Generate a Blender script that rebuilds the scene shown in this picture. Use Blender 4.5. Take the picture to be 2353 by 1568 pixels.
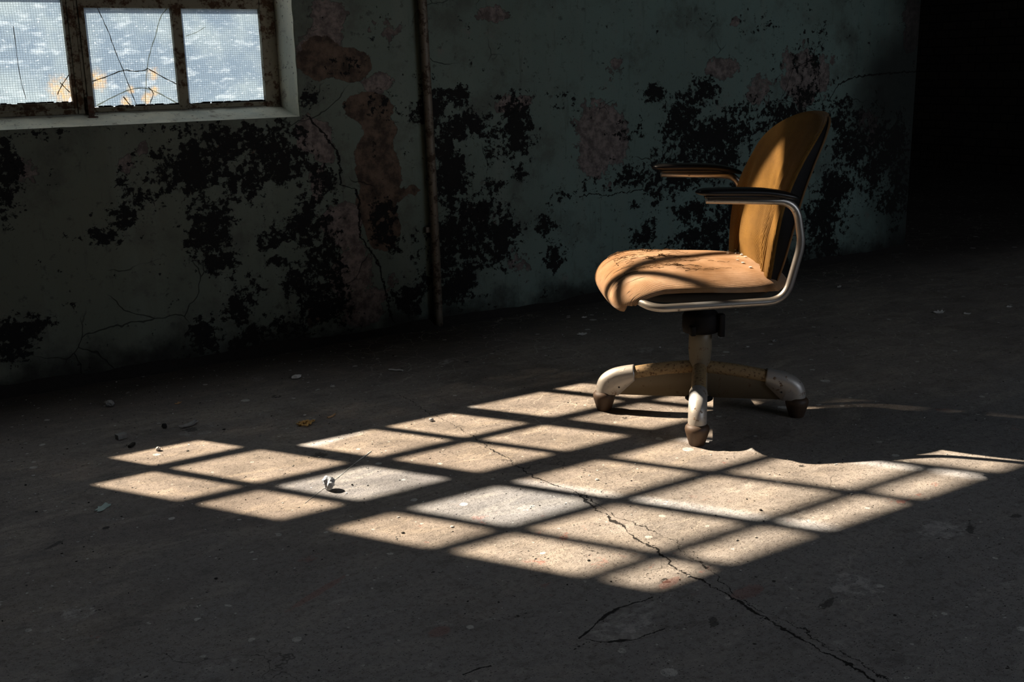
import bpy, bmesh, math, random
import numpy as np
from mathutils import Vector, noise as mnoise

for o in list(bpy.data.objects): bpy.data.objects.remove(o)
SC = bpy.context.scene
COL = SC.collection

# ------------------------------------------------------------------ camera
# World frame: X runs along the window wall, +Y points out through it (its inner face is Y=0), Z up.
W, H = 2353, 1568
FPX, PITCH, ROLL, YAW, CAMZ, CAMD = 2512.19, 0.246132, -0.02272, 1.008642, 1.08, 4.0793
_dw = np.array([math.sin(YAW), math.cos(YAW), 0.0]); _nn = np.array([math.cos(YAW), -math.sin(YAW), 0.0])
def c2w(q): return np.array([q @ _dw, -(q @ _nn), q[2]])
_cp, _sp, _cr, _sr = math.cos(PITCH), math.sin(PITCH), math.cos(ROLL), math.sin(ROLL)
_f = np.array([0, _cp, -_sp]); _u0 = np.array([0, _sp, _cp]); _r0 = np.array([1.0, 0, 0])
_r = _r0*_cr + _u0*_sr; _u = -_r0*_sr + _u0*_cr
R3, U3, F3 = c2w(_r), c2w(_u), c2w(_f)
CAM = np.array([0.0, -CAMD, CAMZ])
cd = bpy.data.cameras.new('camera'); cam = bpy.data.objects.new('camera', cd); COL.objects.link(cam)
cd.sensor_width = 36; cd.sensor_fit = 'HORIZONTAL'; cd.lens = FPX*36/W; cd.clip_start = .02; cd.clip_end = 200
from mathutils import Matrix
cam.matrix_world = Matrix(((R3[0], U3[0], -F3[0], CAM[0]), (R3[1], U3[1], -F3[1], CAM[1]), (R3[2], U3[2], -F3[2], CAM[2]), (0, 0, 0, 1)))
SC.camera = cam
def ray(px, py):
    return F3*FPX + R3*(px - W/2) - U3*(py - H/2)
def on_floor(px, py, z=0.0):
    d = ray(px, py); return CAM + d*((z - CAM[2])/d[2])
def on_wall(px, py, y=0.0):
    d = ray(px, py); return CAM + d*((y - CAM[1])/d[1])

# ------------------------------------------------------------------ light
SUN_AZ = np.array([-.537, .844]); SUN_TAN = .92
s = np.array([SUN_AZ[0], SUN_AZ[1], SUN_TAN*np.linalg.norm(SUN_AZ)])
sd = bpy.data.lights.new('sun', 'SUN'); sun = bpy.data.objects.new('sun', sd); COL.objects.link(sun)
sd.energy = 25.0; sd.angle = math.radians(.75); sd.color = (1.0, .915, .80)
sun.rotation_euler = Vector(s).to_track_quat('Z', 'Y').to_euler()
world = bpy.data.worlds.new('world'); SC.world = world; world.use_nodes = True
wn = world.node_tree; bg = wn.nodes['Background']
tc = wn.nodes.new('ShaderNodeTexCoord'); sx = wn.nodes.new('ShaderNodeSeparateXYZ'); rp = wn.nodes.new('ShaderNodeValToRGB')
wn.links.new(tc.outputs['Generated'], sx.inputs[0]); wn.links.new(sx.outputs['Z'], rp.inputs[0]); wn.links.new(rp.outputs[0], bg.inputs[0])
rp.color_ramp.elements[0].position = 0; rp.color_ramp.elements[0].color = (.86, .91, 1, 1)
rp.color_ramp.elements[1].position = .7; rp.color_ramp.elements[1].color = (.66, .78, 1, 1)
bg.inputs[1].default_value = 3.9
def portal(name, cx, cy, cz, sx_, sz_, into):
    l = bpy.data.lights.new(name, 'AREA'); l.shape = 'RECTANGLE'; l.size = sx_; l.size_y = sz_
    o = bpy.data.objects.new(name, l); COL.objects.link(o); o.location = (cx, cy, cz)
    o.rotation_euler = Vector((0, -into, 0)).to_track_quat('Z', 'Y').to_euler(); l.cycles.is_portal = True
portal('portal', .66, .25, 1.9, 2.1, 2.0, -1)
portal('portal', 3.9, -6.6, 1.85, 2.8, 1.3, 1)
vs = SC.view_settings
vs.view_transform = 'Standard'; vs.look = 'None'; vs.exposure = 0.0; vs.gamma = 1; vs.use_curve_mapping = False
SC.cycles.use_denoising = True
SC.cycles.max_bounces = 5; SC.cycles.diffuse_bounces = 3; SC.cycles.glossy_bounces = 2; SC.cycles.transparent_max_bounces = 8
SC.cycles.use_adaptive_sampling = True; SC.cycles.adaptive_threshold = .05; SC.cycles.adaptive_min_samples = 16
SC.cycles.caustics_reflective = False; SC.cycles.caustics_refractive = False; SC.cycles.sample_clamp_indirect = 6

# ------------------------------------------------------------------ node helper
class NT:
    def __init__(s, name):
        s.mat = bpy.data.materials.new(name); s.mat.use_nodes = True; s.t = s.mat.node_tree
        s.t.nodes.clear(); s.out = s.n('ShaderNodeOutputMaterial')
    def n(s, typ, **kw):
        x = s.t.nodes.new(typ)
        for k, v in kw.items(): setattr(x, k, v)
        return x
    def put(s, sock, v):
        if v is None: return
        if isinstance(v, bpy.types.NodeSocket): s.t.links.new(v, sock)
        elif isinstance(v, (tuple, list)):
            v = tuple(v)
            if len(sock.default_value) == 4 and len(v) == 3: v = v + (1,)
            sock.default_value = v
        else:
            try: sock.default_value = v
            except TypeError: sock.default_value = (v, v, v, 1)[:len(sock.default_value)]
    def m(s, op, a, b=None, c=None, clamp=False):
        x = s.n('ShaderNodeMath', operation=op, use_clamp=clamp)
        s.put(x.inputs[0], a); s.put(x.inputs[1], b); s.put(x.inputs[2], c); return x.outputs[0]
    def v(s, op, a, b=None, sc=None):
        x = s.n('ShaderNodeVectorMath', operation=op)
        s.put(x.inputs[0], a); s.put(x.inputs[1], b)
        if sc is not None: s.put(x.inputs[3], sc)
        return x.outputs['Value'] if op in ('LENGTH', 'DISTANCE', 'DOT_PRODUCT') else x.outputs[0]
    def coord(s, which='Object'): return s.n('ShaderNodeTexCoord').outputs[which]
    def sep(s, v):
        x = s.n('ShaderNodeSeparateXYZ'); s.put(x.inputs[0], v); return x.outputs
    def comb(s, a=0, b=0, c=0):
        x = s.n('ShaderNodeCombineXYZ')
        for i, q in enumerate((a, b, c)): s.put(x.inputs[i], q)
        return x.outputs[0]
    def noise(s, vec, scale, detail=4, rough=.55, dist=0, col=False):
        x = s.n('ShaderNodeTexNoise'); s.put(x.inputs['Vector'], vec); x.inputs['Scale'].default_value = scale
        x.inputs['Detail'].default_value = detail; x.inputs['Roughness'].default_value = rough; x.inputs['Distortion'].default_value = dist
        return x.outputs['Color' if col else 0]
    def vor(s, vec, scale, feature='F1', rnd=1.0, out='Distance'):
        x = s.n('ShaderNodeTexVoronoi', feature=feature); s.put(x.inputs['Vector'], vec)
        x.inputs['Scale'].default_value = scale; x.inputs['Randomness'].default_value = rnd; return x.outputs[out]
    def ss(s, v, lo, hi):                       # smoothstep lo..hi -> 0..1 (lo may exceed hi)
        x = s.n('ShaderNodeMapRange', interpolation_type='SMOOTHSTEP'); s.put(x.inputs[0], v)
        if isinstance(lo, (int, float)) and isinstance(hi, (int, float)) and lo > hi:
            x.inputs[1].default_value = hi; x.inputs[2].default_value = lo; x.inputs[3].default_value = 1; x.inputs[4].default_value = 0
        else:
            s.put(x.inputs[1], lo); s.put(x.inputs[2], hi)
        return x.outputs[0]
    def mix(s, f, a, b, mode='MIX'):
        x = s.n('ShaderNodeMix', data_type='RGBA', blend_type=mode); x.clamp_factor = True
        s.put(x.inputs[0], f); s.put(x.inputs[6], a); s.put(x.inputs[7], b); return x.outputs[2]
    def ramp(s, f, pts):
        x = s.n('ShaderNodeValToRGB'); s.put(x.inputs[0], f); e = x.color_ramp.elements
        while len(e) < len(pts): e.new(.5)
        for k, (p, c) in enumerate(pts): e[k].position = p; e[k].color = tuple(c) + (1,)
        return x.outputs[0]
    def attr(s, name, out='Fac'):
        x = s.n('ShaderNodeAttribute', attribute_name=name); return x.outputs[out]
    def fcurve(s, x_, pts, lo, hi):             # pts (x, y) ; x mapped lo..hi -> 0..1 ; y mapped the same way by caller
        c = s.n('ShaderNodeFloatCurve'); t = s.m('DIVIDE', s.m('SUBTRACT', x_, lo), hi - lo, clamp=True)
        s.put(c.inputs['Value'], t); cu = c.mapping.curves[0]; c.mapping.use_clip = False
        ys = [p[1] for p in pts]; y0, y1 = min(ys) - .01, max(ys) + .01
        P = sorted(((p[0]-lo)/(hi-lo), (p[1]-y0)/(y1-y0)) for p in pts)
        cu.points[0].location = P[0]; cu.points[1].location = P[-1]
        for p in P[1:-1]: cu.points.new(*p)
        for p in cu.points: p.handle_type = 'VECTOR'
        c.mapping.update()
        return s.m('MULTIPLY_ADD', c.outputs[0], y1 - y0, y0)
    def bump(s, h, dist=.01, strength=1.0, normal=None):
        x = s.n('ShaderNodeBump'); s.put(x.inputs['Height'], h); x.inputs['Distance'].default_value = dist
        x.inputs['Strength'].default_value = strength
        if normal is not None: s.put(x.inputs['Normal'], normal)
        return x.outputs[0]
    def bsdf(s, col, rough=.8, metal=0, normal=None, spec=.5, sheen=0):
        x = s.n('ShaderNodeBsdfPrincipled'); s.put(x.inputs['Base Color'], col); s.put(x.inputs['Roughness'], rough)
        s.put(x.inputs['Metallic'], metal); s.put(x.inputs['Specular IOR Level'], spec)
        if sheen: x.inputs['Sheen Weight'].default_value = sheen; x.inputs['Sheen Roughness'].default_value = .4
        if normal is not None: s.put(x.inputs['Normal'], normal)
        return x.outputs[0]
    def done(s, sh):
        s.t.links.new(sh, s.out.inputs[0]); return s.mat

# ------------------------------------------------------------------ object helpers
def tag(o, label=None, cat=None, group=None, kind=None):
    if label: o['label'] = label
    if cat: o['category'] = cat
    if group: o['group'] = group
    if kind: o['kind'] = kind
    return o
def empty(name, loc, rz=0.0):
    o = bpy.data.objects.new(name, None); COL.objects.link(o); o.location = loc; o.rotation_euler = (0, 0, rz)
    o.empty_display_size = .05; return o
def link(name, bm, mat, parent=None, smooth=True, recalc=True):
    if recalc: bmesh.ops.recalc_face_normals(bm, faces=bm.faces[:])
    me = bpy.data.meshes.new(name); bm.to_mesh(me); bm.free()
    if isinstance(mat, (list, tuple)):
        for q in mat: me.materials.append(q)
    else: me.materials.append(mat)
    if smooth: me.shade_smooth()
    o = bpy.data.objects.new(name, me); COL.objects.link(o)
    if parent: o.parent = parent
    return o
def add_box(bm, a, b, bev=0.0, mi=0):
    x0, y0, z0 = a; x1, y1, z1 = b
    vs_ = [bm.verts.new(p) for p in ((x0,y0,z0),(x1,y0,z0),(x1,y1,z0),(x0,y1,z0),(x0,y0,z1),(x1,y0,z1),(x1,y1,z1),(x0,y1,z1))]
    fs = [bm.faces.new([vs_[i] for i in q]) for q in ((3,2,1,0),(4,5,6,7),(0,1,5,4),(1,2,6,5),(2,3,7,6),(3,0,4,7))]
    for f in fs: f.material_index = mi
    if bev:
        es = list({e for f in fs for e in f.edges})
        bmesh.ops.bevel(bm, geom=es, offset=bev, segments=2, profile=.5, affect='EDGES')
def sweep(bm, pts, rad, seg=14, cap=True):
    pts = [Vector(p) for p in pts]; n = len(pts)
    rads = rad if isinstance(rad, (list, tuple)) else [rad]*n
    tang = [(pts[min(i+1, n-1)] - pts[max(i-1, 0)]).normalized() for i in range(n)]
    ref = Vector((0, 0, 1)) if abs(tang[0].z) < .9 else Vector((1, 0, 0))
    nrm = (ref - tang[0]*ref.dot(tang[0])).normalized(); rings = []
    for i in range(n):
        nrm = (nrm - tang[i]*nrm.dot(tang[i])).normalized(); bn = tang[i].cross(nrm)
        rings.append([bm.verts.new(pts[i] + (nrm*math.cos(2*math.pi*k/seg) + bn*math.sin(2*math.pi*k/seg))*rads[i]) for k in range(seg)])
    for i in range(n-1):
        for k in range(seg):
            bm.faces.new((rings[i][k], rings[i][(k+1) % seg], rings[i+1][(k+1) % seg], rings[i+1][k]))
    if cap: bm.faces.new(rings[0][::-1]); bm.faces.new(rings[-1])
def rounded(pts, rad, n=8):
    """polyline with its inner corners replaced by arcs"""
    pts = [Vector(p) for p in pts]; out = [pts[0]]
    for i in range(1, len(pts)-1):
        a, b, c = pts[i-1], pts[i], pts[i+1]; r = rad[i-1] if isinstance(rad, (list, tuple)) else rad
        d1 = (a-b).normalized(); d2 = (c-b).normalized(); l = min(r, (a-b).length*.49, (c-b).length*.49)
        p, q = b + d1*l, b + d2*l
        for k in range(n+1):
            t = k/n; out.append(p*(1-t)**2 + b*2*t*(1-t) + q*t*t)
    out.append(pts[-1]); return out
def catmull(pts, n=8):
    P = [Vector(p) for p in pts]; P = [P[0]*2-P[1]] + P + [P[-1]*2-P[-2]]; out = []
    for i in range(1, len(P)-2):
        for k in range(n):
            t = k/n; a, b, c, d = P[i-1:i+3]
            out.append(.5*((2*b) + (c-a)*t + (2*a-5*b+4*c-d)*t*t + (3*b-a-3*c+d)*t**3))
    out.append(P[-2]); return out
def lathe(bm, prof, seg=32, centre=(0, 0)):
    rings = [[bm.verts.new((centre[0] + r*math.cos(2*math.pi*k/seg), centre[1] + r*math.sin(2*math.pi*k/seg), z)) for k in range(seg)] for r, z in prof]
    for a, b in zip(rings, rings[1:]):
        for k in range(seg): bm.faces.new((a[k], a[(k+1) % seg], b[(k+1) % seg], b[k]))
    bm.faces.new(rings[0][::-1]); bm.faces.new(rings[-1])
def interp(x, pts):
    if x <= pts[0][0]: return pts[0][1]
    for (a, b), (c, d) in zip(pts, pts[1:]):
        if x <= c: return b + (d-b)*(x-a)/(c-a)
    return pts[-1][1]
def smooth_interp(x, pts):
    xs = [p[0] for p in pts]; ys = [p[1] for p in pts]; n = len(xs)
    if x <= xs[0]: return ys[0]
    if x >= xs[-1]: return ys[-1]
    i = max(k for k in range(n-1) if xs[k] <= x)
    def sl(k):
        if k == 0: return (ys[1]-ys[0])/(xs[1]-xs[0])
        if k == n-1: return (ys[-1]-ys[-2])/(xs[-1]-xs[-2])
        return (ys[k+1]-ys[k-1])/(xs[k+1]-xs[k-1])
    h = xs[i+1]-xs[i]; t = (x-xs[i])/h
    return (2*t**3-3*t*t+1)*ys[i] + (t**3-2*t*t+t)*h*sl(i) + (-2*t**3+3*t*t)*ys[i+1] + (t**3-t*t)*h*sl(i+1)

# ------------------------------------------------------------------ materials
def wall_material():
    s = NT('peeling_painted_plaster'); p = s.coord(); g = s.sep(s.n('ShaderNodeNewGeometry').outputs['Position'])
    n_fine = s.noise(p, 26, 8, .68); n_mid = s.noise(p, 7, 6, .6); n_big = s.noise(p, 1.3, 4, .55)
    streak = s.noise(s.v('MULTIPLY', p, (9, 9, .7)), 1.0, 5, .6)
    teal = s.mix(s.ss(g[0], .6, 3.6), (.135, .146, .112), (.165, .238, .208))  # lighter to the right: light bounced off the floor, put into the paint
    teal = s.mix(s.m('MULTIPLY', s.ss(n_big, .38, .66), .45), teal, (.115, .145, .118))
    teal = s.mix(s.m('MULTIPLY', s.ss(streak, .45, .75), .45), teal, (.19, .22, .185))
    teal = s.mix(s.m('MULTIPLY', s.ss(n_fine, .56, .66), .6), teal, (.045, .052, .042))
    teal = s.mix(s.m('MULTIPLY', s.ss(s.noise(s.v('MULTIPLY', p, (30, 30, 4)), 1.0, 4, .6), .58, .72), .35), teal, (.05, .055, .045))
    blot = s.ss(s.noise(s.v('ADD', p, (7, 2, 3)), 3.2, 7, .7), .50, .68); teal = s.mix(s.m('MULTIPLY', blot, .6), teal, (.075, .078, .066))
    teal = s.mix(s.m('MULTIPLY', s.ss(s.noise(s.v('ADD', p, (1, 9, 3)), 5.5, 8, .75), .60, .70), .5), teal, (.20, .175, .155))
    # bare pinkish plaster
    a_p = s.attr('plaster'); edge = s.m('ADD', a_p, s.m('MULTIPLY', s.m('SUBTRACT', n_mid, .5), 1.5))
    edge = s.m('ADD', edge, s.m('MULTIPLY', s.m('SUBTRACT', n_fine, .5), .9)); mp = s.ss(edge, .42, .47)
    pink = s.mix(s.ss(n_fine, .38, .62), (.245, .205, .185), (.095, .082, .074))
    col = s.mix(mp, teal, pink)
    # brown damp render
    a_b = s.attr('damp'); eb = s.m('ADD', a_b, s.m('MULTIPLY', s.m('SUBTRACT', s.noise(s.v('ADD', p, (3, 1, 7)), 6, 6, .6), .5), 1.3))
    mb = s.ss(eb, .42, .455); brown = s.mix(s.ss(s.noise(p, 16, 7, .68), .36, .64), (.150, .108, .078), (.045, .034, .026))
    col = s.mix(mb, col, brown)
    # black mould
    a_m = s.attr('mould'); q = s.v('ADD', p, (11, 4, 2))
    em = s.m('MULTIPLY_ADD', a_m, .72, s.m('MULTIPLY', s.m('SUBTRACT', s.noise(q, 9, 8, .66), .5), 2.1))
    em = s.m('ADD', em, s.m('MULTIPLY', s.m('SUBTRACT', s.noise(s.v('MULTIPLY', q, (1, 1, 1.1)), 34, 7, .72), .5), 2.6))
    mm = s.ss(em, .44, .50)
    col = s.mix(mm, col, s.mix(n_fine, (.006, .007, .007), (.016, .015, .014)))
    # dirt at the foot of the wall
    foot = s.m('ADD', s.m('MULTIPLY', s.m('SUBTRACT', n_mid, .5), .35), g[2]); mf = s.ss(foot, .17, .0)
    col = s.mix(s.m('MULTIPLY', mf, .9), col, (.014, .013, .011))
    end_shade = s.ss(s.m('ADD', g[0], s.m('MULTIPLY', s.m('SUBTRACT', n_big, .5), 1.2)), 4.55, 5.2); col = s.mix(s.m('MULTIPLY', end_shade, .9), col, (.012, .012, .011))  # right end blackened in colour, painting its fade into shade
    speck = s.ss(s.noise(s.v('MULTIPLY', p, (120, 120, 90)), 1.0, 4, .7), .60, .70); col = s.mix(s.m('MULTIPLY', speck, .5), col, (.04, .042, .036))
    # cracks
    def crack(pts, vert, w):
        if vert: lo, hi, xx, yy = min(z for x, z in pts), max(z for x, z in pts), g[2], g[0]; P = [(z, x) for x, z in pts]
        else: lo, hi, xx, yy = min(x for x, z in pts), max(x for x, z in pts), g[0], g[2]; P = pts
        c = s.fcurve(xx, P, lo, hi); jit = s.m('MULTIPLY', s.m('SUBTRACT', s.noise(p, 38, 4, .6), .5), .045)
        d = s.m('ABSOLUTE', s.m('ADD', s.m('SUBTRACT', yy, c), jit)); k = s.ss(d, w, w*.35)
        inside = s.m('MULTIPLY', s.m('GREATER_THAN', xx, lo+.002), s.m('LESS_THAN', xx, hi-.002))
        return s.m('MULTIPLY', k, inside)
    def wp(px): return [(float(on_wall(*q)[0]), float(on_wall(*q)[2])) for q in px]
    ck = crack(wp([(700,262),(738,300),(772,345),(780,380),(783,425),(818,435),(826,470),(826,540),(868,600),(882,650),(890,690),(905,745)]), True, .0055)
    ck2 = crack(wp([(1905,232),(1925,196),(1960,178),(2000,172),(2050,168),(2110,164)]), False, .0045)
    ck3 = crack(wp([(1330,452),(1362,446),(1400,448),(1450,440),(1500,432)]), False, .003)
    ck4 = crack(wp([(688,660),(692,700),(696,740),(700,790)]), True, .005)
    cv = s.vor(s.v('ADD', p, s.v('SCALE', s.noise(p, 6, 3, col=True), None, .12)), 4.0, 'DISTANCE_TO_EDGE')
    cvm = s.m('MULTIPLY', s.ss(cv, .010, .003), s.ss(s.noise(p, 1.9, 2), .56, .62))
    cr = s.m('MAXIMUM', s.m('MAXIMUM', ck, ck2), s.m('MAXIMUM', s.m('MAXIMUM', ck3, ck4), s.m('MULTIPLY', cvm, .7)))
    col = s.mix(cr, col, (.010, .009, .008))
    h = s.m('SUBTRACT', s.m('MULTIPLY', n_fine, .35), s.m('ADD', s.m('MULTIPLY', s.m('MAXIMUM', mp, mb), .5), s.m('MULTIPLY', mm, .35)))
    h = s.m('SUBTRACT', h, s.m('MULTIPLY', cr, 1.2))
    nb = s.bump(h, .004, .9); nb = s.bump(s.noise(p, 90, 5, .7), .0015, .5, nb)
    return s.done(s.bsdf(col, .88, 0, nb, .25))

def reveal_material():
    s = NT('flaking_whitewash'); p = s.coord(); n = s.noise(p, 22, 8, .7); n2 = s.noise(s.v('MULTIPLY', p, (10, 10, 3)), 1, 5, .6)
    col = s.mix(s.ss(n2, .35, .7), (.70, .69, .57), (.90, .86, .70)); col = s.mix(s.m('MULTIPLY', s.ss(n, .56, .66), .75), col, (.34, .29, .22))
    col = s.mix(s.ss(s.noise(p, 60, 4, .7), .62, .68), col, (.07, .055, .04))
    return s.done(s.bsdf(col, .85, 0, s.bump(n, .004, .8), .3))

def floor_material():
    s = NT('worn_concrete'); p = s.coord(); g = s.sep(p)
    p2 = s.comb(g[0], g[1], 0)
    big = s.noise(p2, 1.1, 5, .55); mid = s.noise(p2, 4.5, 6, .62); fine = s.noise(p2, 60, 6, .7); vfine = s.noise(p2, 240, 3, .6)
    swirl = s.noise(s.v('MULTIPLY', p2, (2.2, 6.0, 1)), 1.6, 6, .6, 1.4)
    col = s.mix(s.ss(big, .35, .65), (.225, .195, .172), (.305, .268, .232))
    col = s.mix(s.m('MULTIPLY', s.ss(swirl, .46, .66), .62), col, (.42, .36, .29))
    col = s.mix(s.m('MULTIPLY', s.ss(mid, .50, .70), .6), col, (.16, .135, .115))
    col = s.mix(s.m('MULTIPLY', s.ss(s.m('ADD', g[1], s.m('MULTIPLY', s.m('SUBTRACT', big, .5), 1.5)), -1.6, -2.3), .55), col, (.335, .328, .32))  # foreground greyed and lightened in colour, standing in for brighter fill light
    # grime with shadow painted in, darker towards the wall side
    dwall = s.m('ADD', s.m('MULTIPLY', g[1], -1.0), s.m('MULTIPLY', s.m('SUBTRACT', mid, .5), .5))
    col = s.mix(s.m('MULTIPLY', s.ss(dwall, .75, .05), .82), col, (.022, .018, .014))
    # pale scuffs and dust
    sc = s.m('MULTIPLY', s.ss(s.noise(s.v('ADD', p2, (4.1, 2.7, 0)), 3.3, 7, .66), .60, .74), s.ss(s.noise(p2, 30, 6, .75), .42, .62))
    col = s.mix(s.m('MULTIPLY', sc, .85), col, (.56, .53, .49))
    sc2 = s.m('MULTIPLY', s.ss(s.noise(s.v('ADD', s.v('MULTIPLY', p2, (1, 2, 1)), (14, 2, 0)), 5.5, 8, .72), .56, .72), s.ss(g[1], -1.7, -2.3)); col = s.mix(s.m('MULTIPLY', sc2, .75), col, (.55, .525, .49))
    col = s.mix(s.m('MULTIPLY', s.ss(s.noise(s.v('ADD', s.v('MULTIPLY', p2, (1, 1.7, 1)), (31, 5, 0)), 8, 8, .72), .52, .68), .55), col, (.12, .108, .10))
    # fine pale crazing
    wv = s.v('ADD', p2, s.v('SCALE', s.noise(p2, 9, 3, col=True), None, .07))
    cz = s.ss(s.vor(wv, 9.5, 'DISTANCE_TO_EDGE'), .018, .004); czm = s.m('MULTIPLY', cz, s.ss(s.noise(s.v('ADD', p2, (9, 0, 0)), 1.2, 2), .44, .58))
    czm = s.m('MULTIPLY', czm, s.ss(g[0], 1.3, 1.8))
    col = s.mix(s.m('MULTIPLY', czm, .6), col, (.55, .50, .43))
    # paint drips: pale and red
    def dots(scale, off, thr, r, rr):
        q = s.v('ADD', p2, off); d = s.vor(s.v('ADD', q, s.v('SCALE', s.noise(q, 40, 2, col=True), None, .012)), scale)
        rnd = s.sep(s.vor(q, scale, 'F1', 1, 'Color'))
        size = s.m('MULTIPLY', s.m('POWER', rnd[1], 2.5), r*scale)
        return s.m('MULTIPLY', s.m('GREATER_THAN', rnd[0], thr), s.ss(s.m('SUBTRACT', size, d), 0, rr*scale))
    d1 = dots(8, (.3, .7, 0), .15, .019, .002); d2 = dots(20, (5.3, 1.7, 0), .40, .011, .001); d3 = dots(48, (1.3, 3.7, 0), .62, .0048, .0006)
    dd = s.m('MAXIMUM', d1, s.m('MAXIMUM', d2, d3)); col = s.mix(s.m('MULTIPLY', s.m('MULTIPLY', dd, .85), s.ss(fine, .30, .42)), col, (.66, .64, .59))
    r1 = s.m('MULTIPLY', s.ss(s.noise(s.v('ADD', p2, (7, 7, 0)), 13, 5, .7), .60, .66), s.ss(s.noise(s.v('ADD', p2, (2, 5, 0)), 1.7, 2), .52, .60))
    r1 = s.m('MULTIPLY', r1, s.ss(g[1], -1.75, -2.0))
    col = s.mix(s.m('MULTIPLY', r1, .55), col, (.42, .12, .085))
    # pits
    pit = dots(70, (2.2, 9.1, 0), .80, .0045, .0012); pit2 = dots(16, (8.2, 3.1, 0), .93, .018, .003)
    pits = s.m('MAXIMUM', pit, s.m('MULTIPLY', pit2, s.ss(s.noise(p2, 70, 3), .42, .5)))
    scr = s.noise(s.v('ADD', s.v('MULTIPLY', p2, (4, 34, 1)), (3, 3, 0)), 1.0, 5, .65, .6)
    gouge = s.m('MULTIPLY', s.ss(scr, .68, .735), s.ss(s.noise(p2, 5, 2), .45, .6))
    col = s.mix(s.m('MULTIPLY', s.ss(fine, .46, .66), .5), col, (.115, .10, .09))
    col = s.mix(s.m('MULTIPLY', s.ss(vfine, .55, .70), .35), col, (.50, .46, .41))
    speck = s.m('MULTIPLY', s.ss(s.noise(s.v('ADD', s.v('MULTIPLY', p2, (150, 260, 1)), (4, 4, 0)), 1.0, 3, .6), .61, .66), .9)
    col = s.mix(speck, col, (.035, .03, .026))
    # stains and gouges that the photograph shows
    def spot(px, py, rx, ry, ang=0.0, wob=.5, lo=.75, hi=1.0):
        c = on_floor(px, py); q = s.v('SUBTRACT', p2, (float(c[0]), float(c[1]), 0))
        x = s.sep(q); ca, sa = math.cos(ang), math.sin(ang)
        xx = s.m('ADD', s.m('MULTIPLY', x[0], ca), s.m('MULTIPLY', x[1], sa)); yy = s.m('SUBTRACT', s.m('MULTIPLY', x[1], ca), s.m('MULTIPLY', x[0], sa))
        l = s.v('LENGTH', s.comb(s.m('DIVIDE', xx, rx), s.m('DIVIDE', yy, ry), 0))
        l = s.m('ADD', l, s.m('MULTIPLY', s.m('SUBTRACT', fine, .5), wob)); return s.ss(l, hi, lo)
    dk = None
    for a in ((735,1047,.026,.022,0), (437,988,.024,.024,0), (1900,1388,.035,.010,.3), (1640,1430,.024,.010,.9), (2230,1215,.030,.010,.6), (2335,1186,.018,.010,0), (125,1253,.035,.008,.6), (1500,1180,.0,.0,0)):
        if a[2] == 0: continue
        k = spot(*a, wob=3.2); dk = k if dk is None else s.m('MAXIMUM', dk, k)
    lt = None
    for a in ((180,1408,.035,.045,0,1.4), (1030,830,.07,.025,.5,1.6), (1485,805,.05,.03,.5,1.6), (1960,1345,.06,.06,0,1.6), (645,1168,.0,0,0), (740,1005,.0,0,0), (1210,1165,.035,.018,.4,.9), (1868,1185,.05,.04,0,1.3), (2160,1220,.07,.05,0,1.8), (1440,1440,.08,.05,.2,1.9)):
        if a[2] == 0: continue
        k = spot(*a); lt = k if lt is None else s.m('MAXIMUM', lt, k)
    lt = s.m('MULTIPLY', lt, s.ss(s.noise(p2, 34, 6, .75), .44, .60))
    col = s.mix(s.m('MULTIPLY', lt, .7), col, (.58, .55, .51))
    col = s.mix(s.m('MULTIPLY', s.m('MAXIMUM', pits, s.m('MAXIMUM', s.m('MULTIPLY', dk, .75), s.m('MULTIPLY', gouge, .8))), .9), col, (.022, .019, .016))
    rd = spot(730,1362,.10,.012,.45,1.3); rd = s.m('MAXIMUM', rd, spot(1010,1452,.03,.02,.3,1.2)); rd = s.m('MAXIMUM', rd, spot(1715,1362,.05,.025,.1,1.8)); rd = s.m('MAXIMUM', rd, spot(1538,1340,.04,.015,.2,1.5))
    col = s.mix(s.m('MULTIPLY', rd, .38), col, (.34, .13, .10))
    # long cracks, given as curves of their course over the floor
    def crack(px, w, jit, axis=1, wmul=None):
        pts = [on_floor(*q) for q in px]; P = [(float(q[axis]), float(q[1-axis])) for q in pts]; lo, hi = min(a for a, b in P), max(a for a, b in P)
        c = s.fcurve(g[axis], P, lo, hi); j = s.m('MULTIPLY', s.m('SUBTRACT', s.noise(p2, 26, 5, .65), .5), jit)
        j = s.m('ADD', j, s.m('MULTIPLY', s.m('SUBTRACT', s.noise(p2, 6, 2, .5), .5), jit*1.2))
        d = s.m('ABSOLUTE', s.m('ADD', s.m('SUBTRACT', g[1-axis], c), j))
        ww = s.m('MULTIPLY', w, s.m('ADD', .35, s.m('MULTIPLY', s.ss(s.noise(p2, 14, 3), .35, .7), 1.3)))
        if wmul is not None: ww = s.m('MULTIPLY', ww, wmul)
        k = s.ss(s.m('DIVIDE', d, ww), 1.0, .45)
        return s.m('MULTIPLY', k, s.m('MULTIPLY', s.m('GREATER_THAN', g[axis], lo+.001), s.m('LESS_THAN', g[axis], hi-.001)))
    course = [(920,905),(965,940),(1010,962),(1058,990),(1110,1020),(1160,1050),(1213,1085),(1262,1108),(1318,1130),(1362,1166),(1400,1190),(1470,1240),(1540,1292),(1600,1335),(1700,1380),(1780,1440),(1850,1478),(1900,1500),(1970,1540),(2010,1568),(2060,1620)]
    grow = s.ss(g[1], -1.0, -2.9); wm = s.m('ADD', .55, s.m('MULTIPLY', grow, 1.2))
    k1 = crack(course, .0028, .05, 1, wm)
    k2 = crack([(1262,1108),(1330,1135),(1425,1190),(1500,1215),(1580,1275),(1640,1320),(1720,1385),(1800,1430),(1880,1480),(1960,1510),(2040,1568),(2080,1610)], .0019, .06)
    k3 = crack([(1330,1470),(1365,1440),(1400,1408),(1445,1392),(1500,1372)], .0062, .02, 0)
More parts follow.
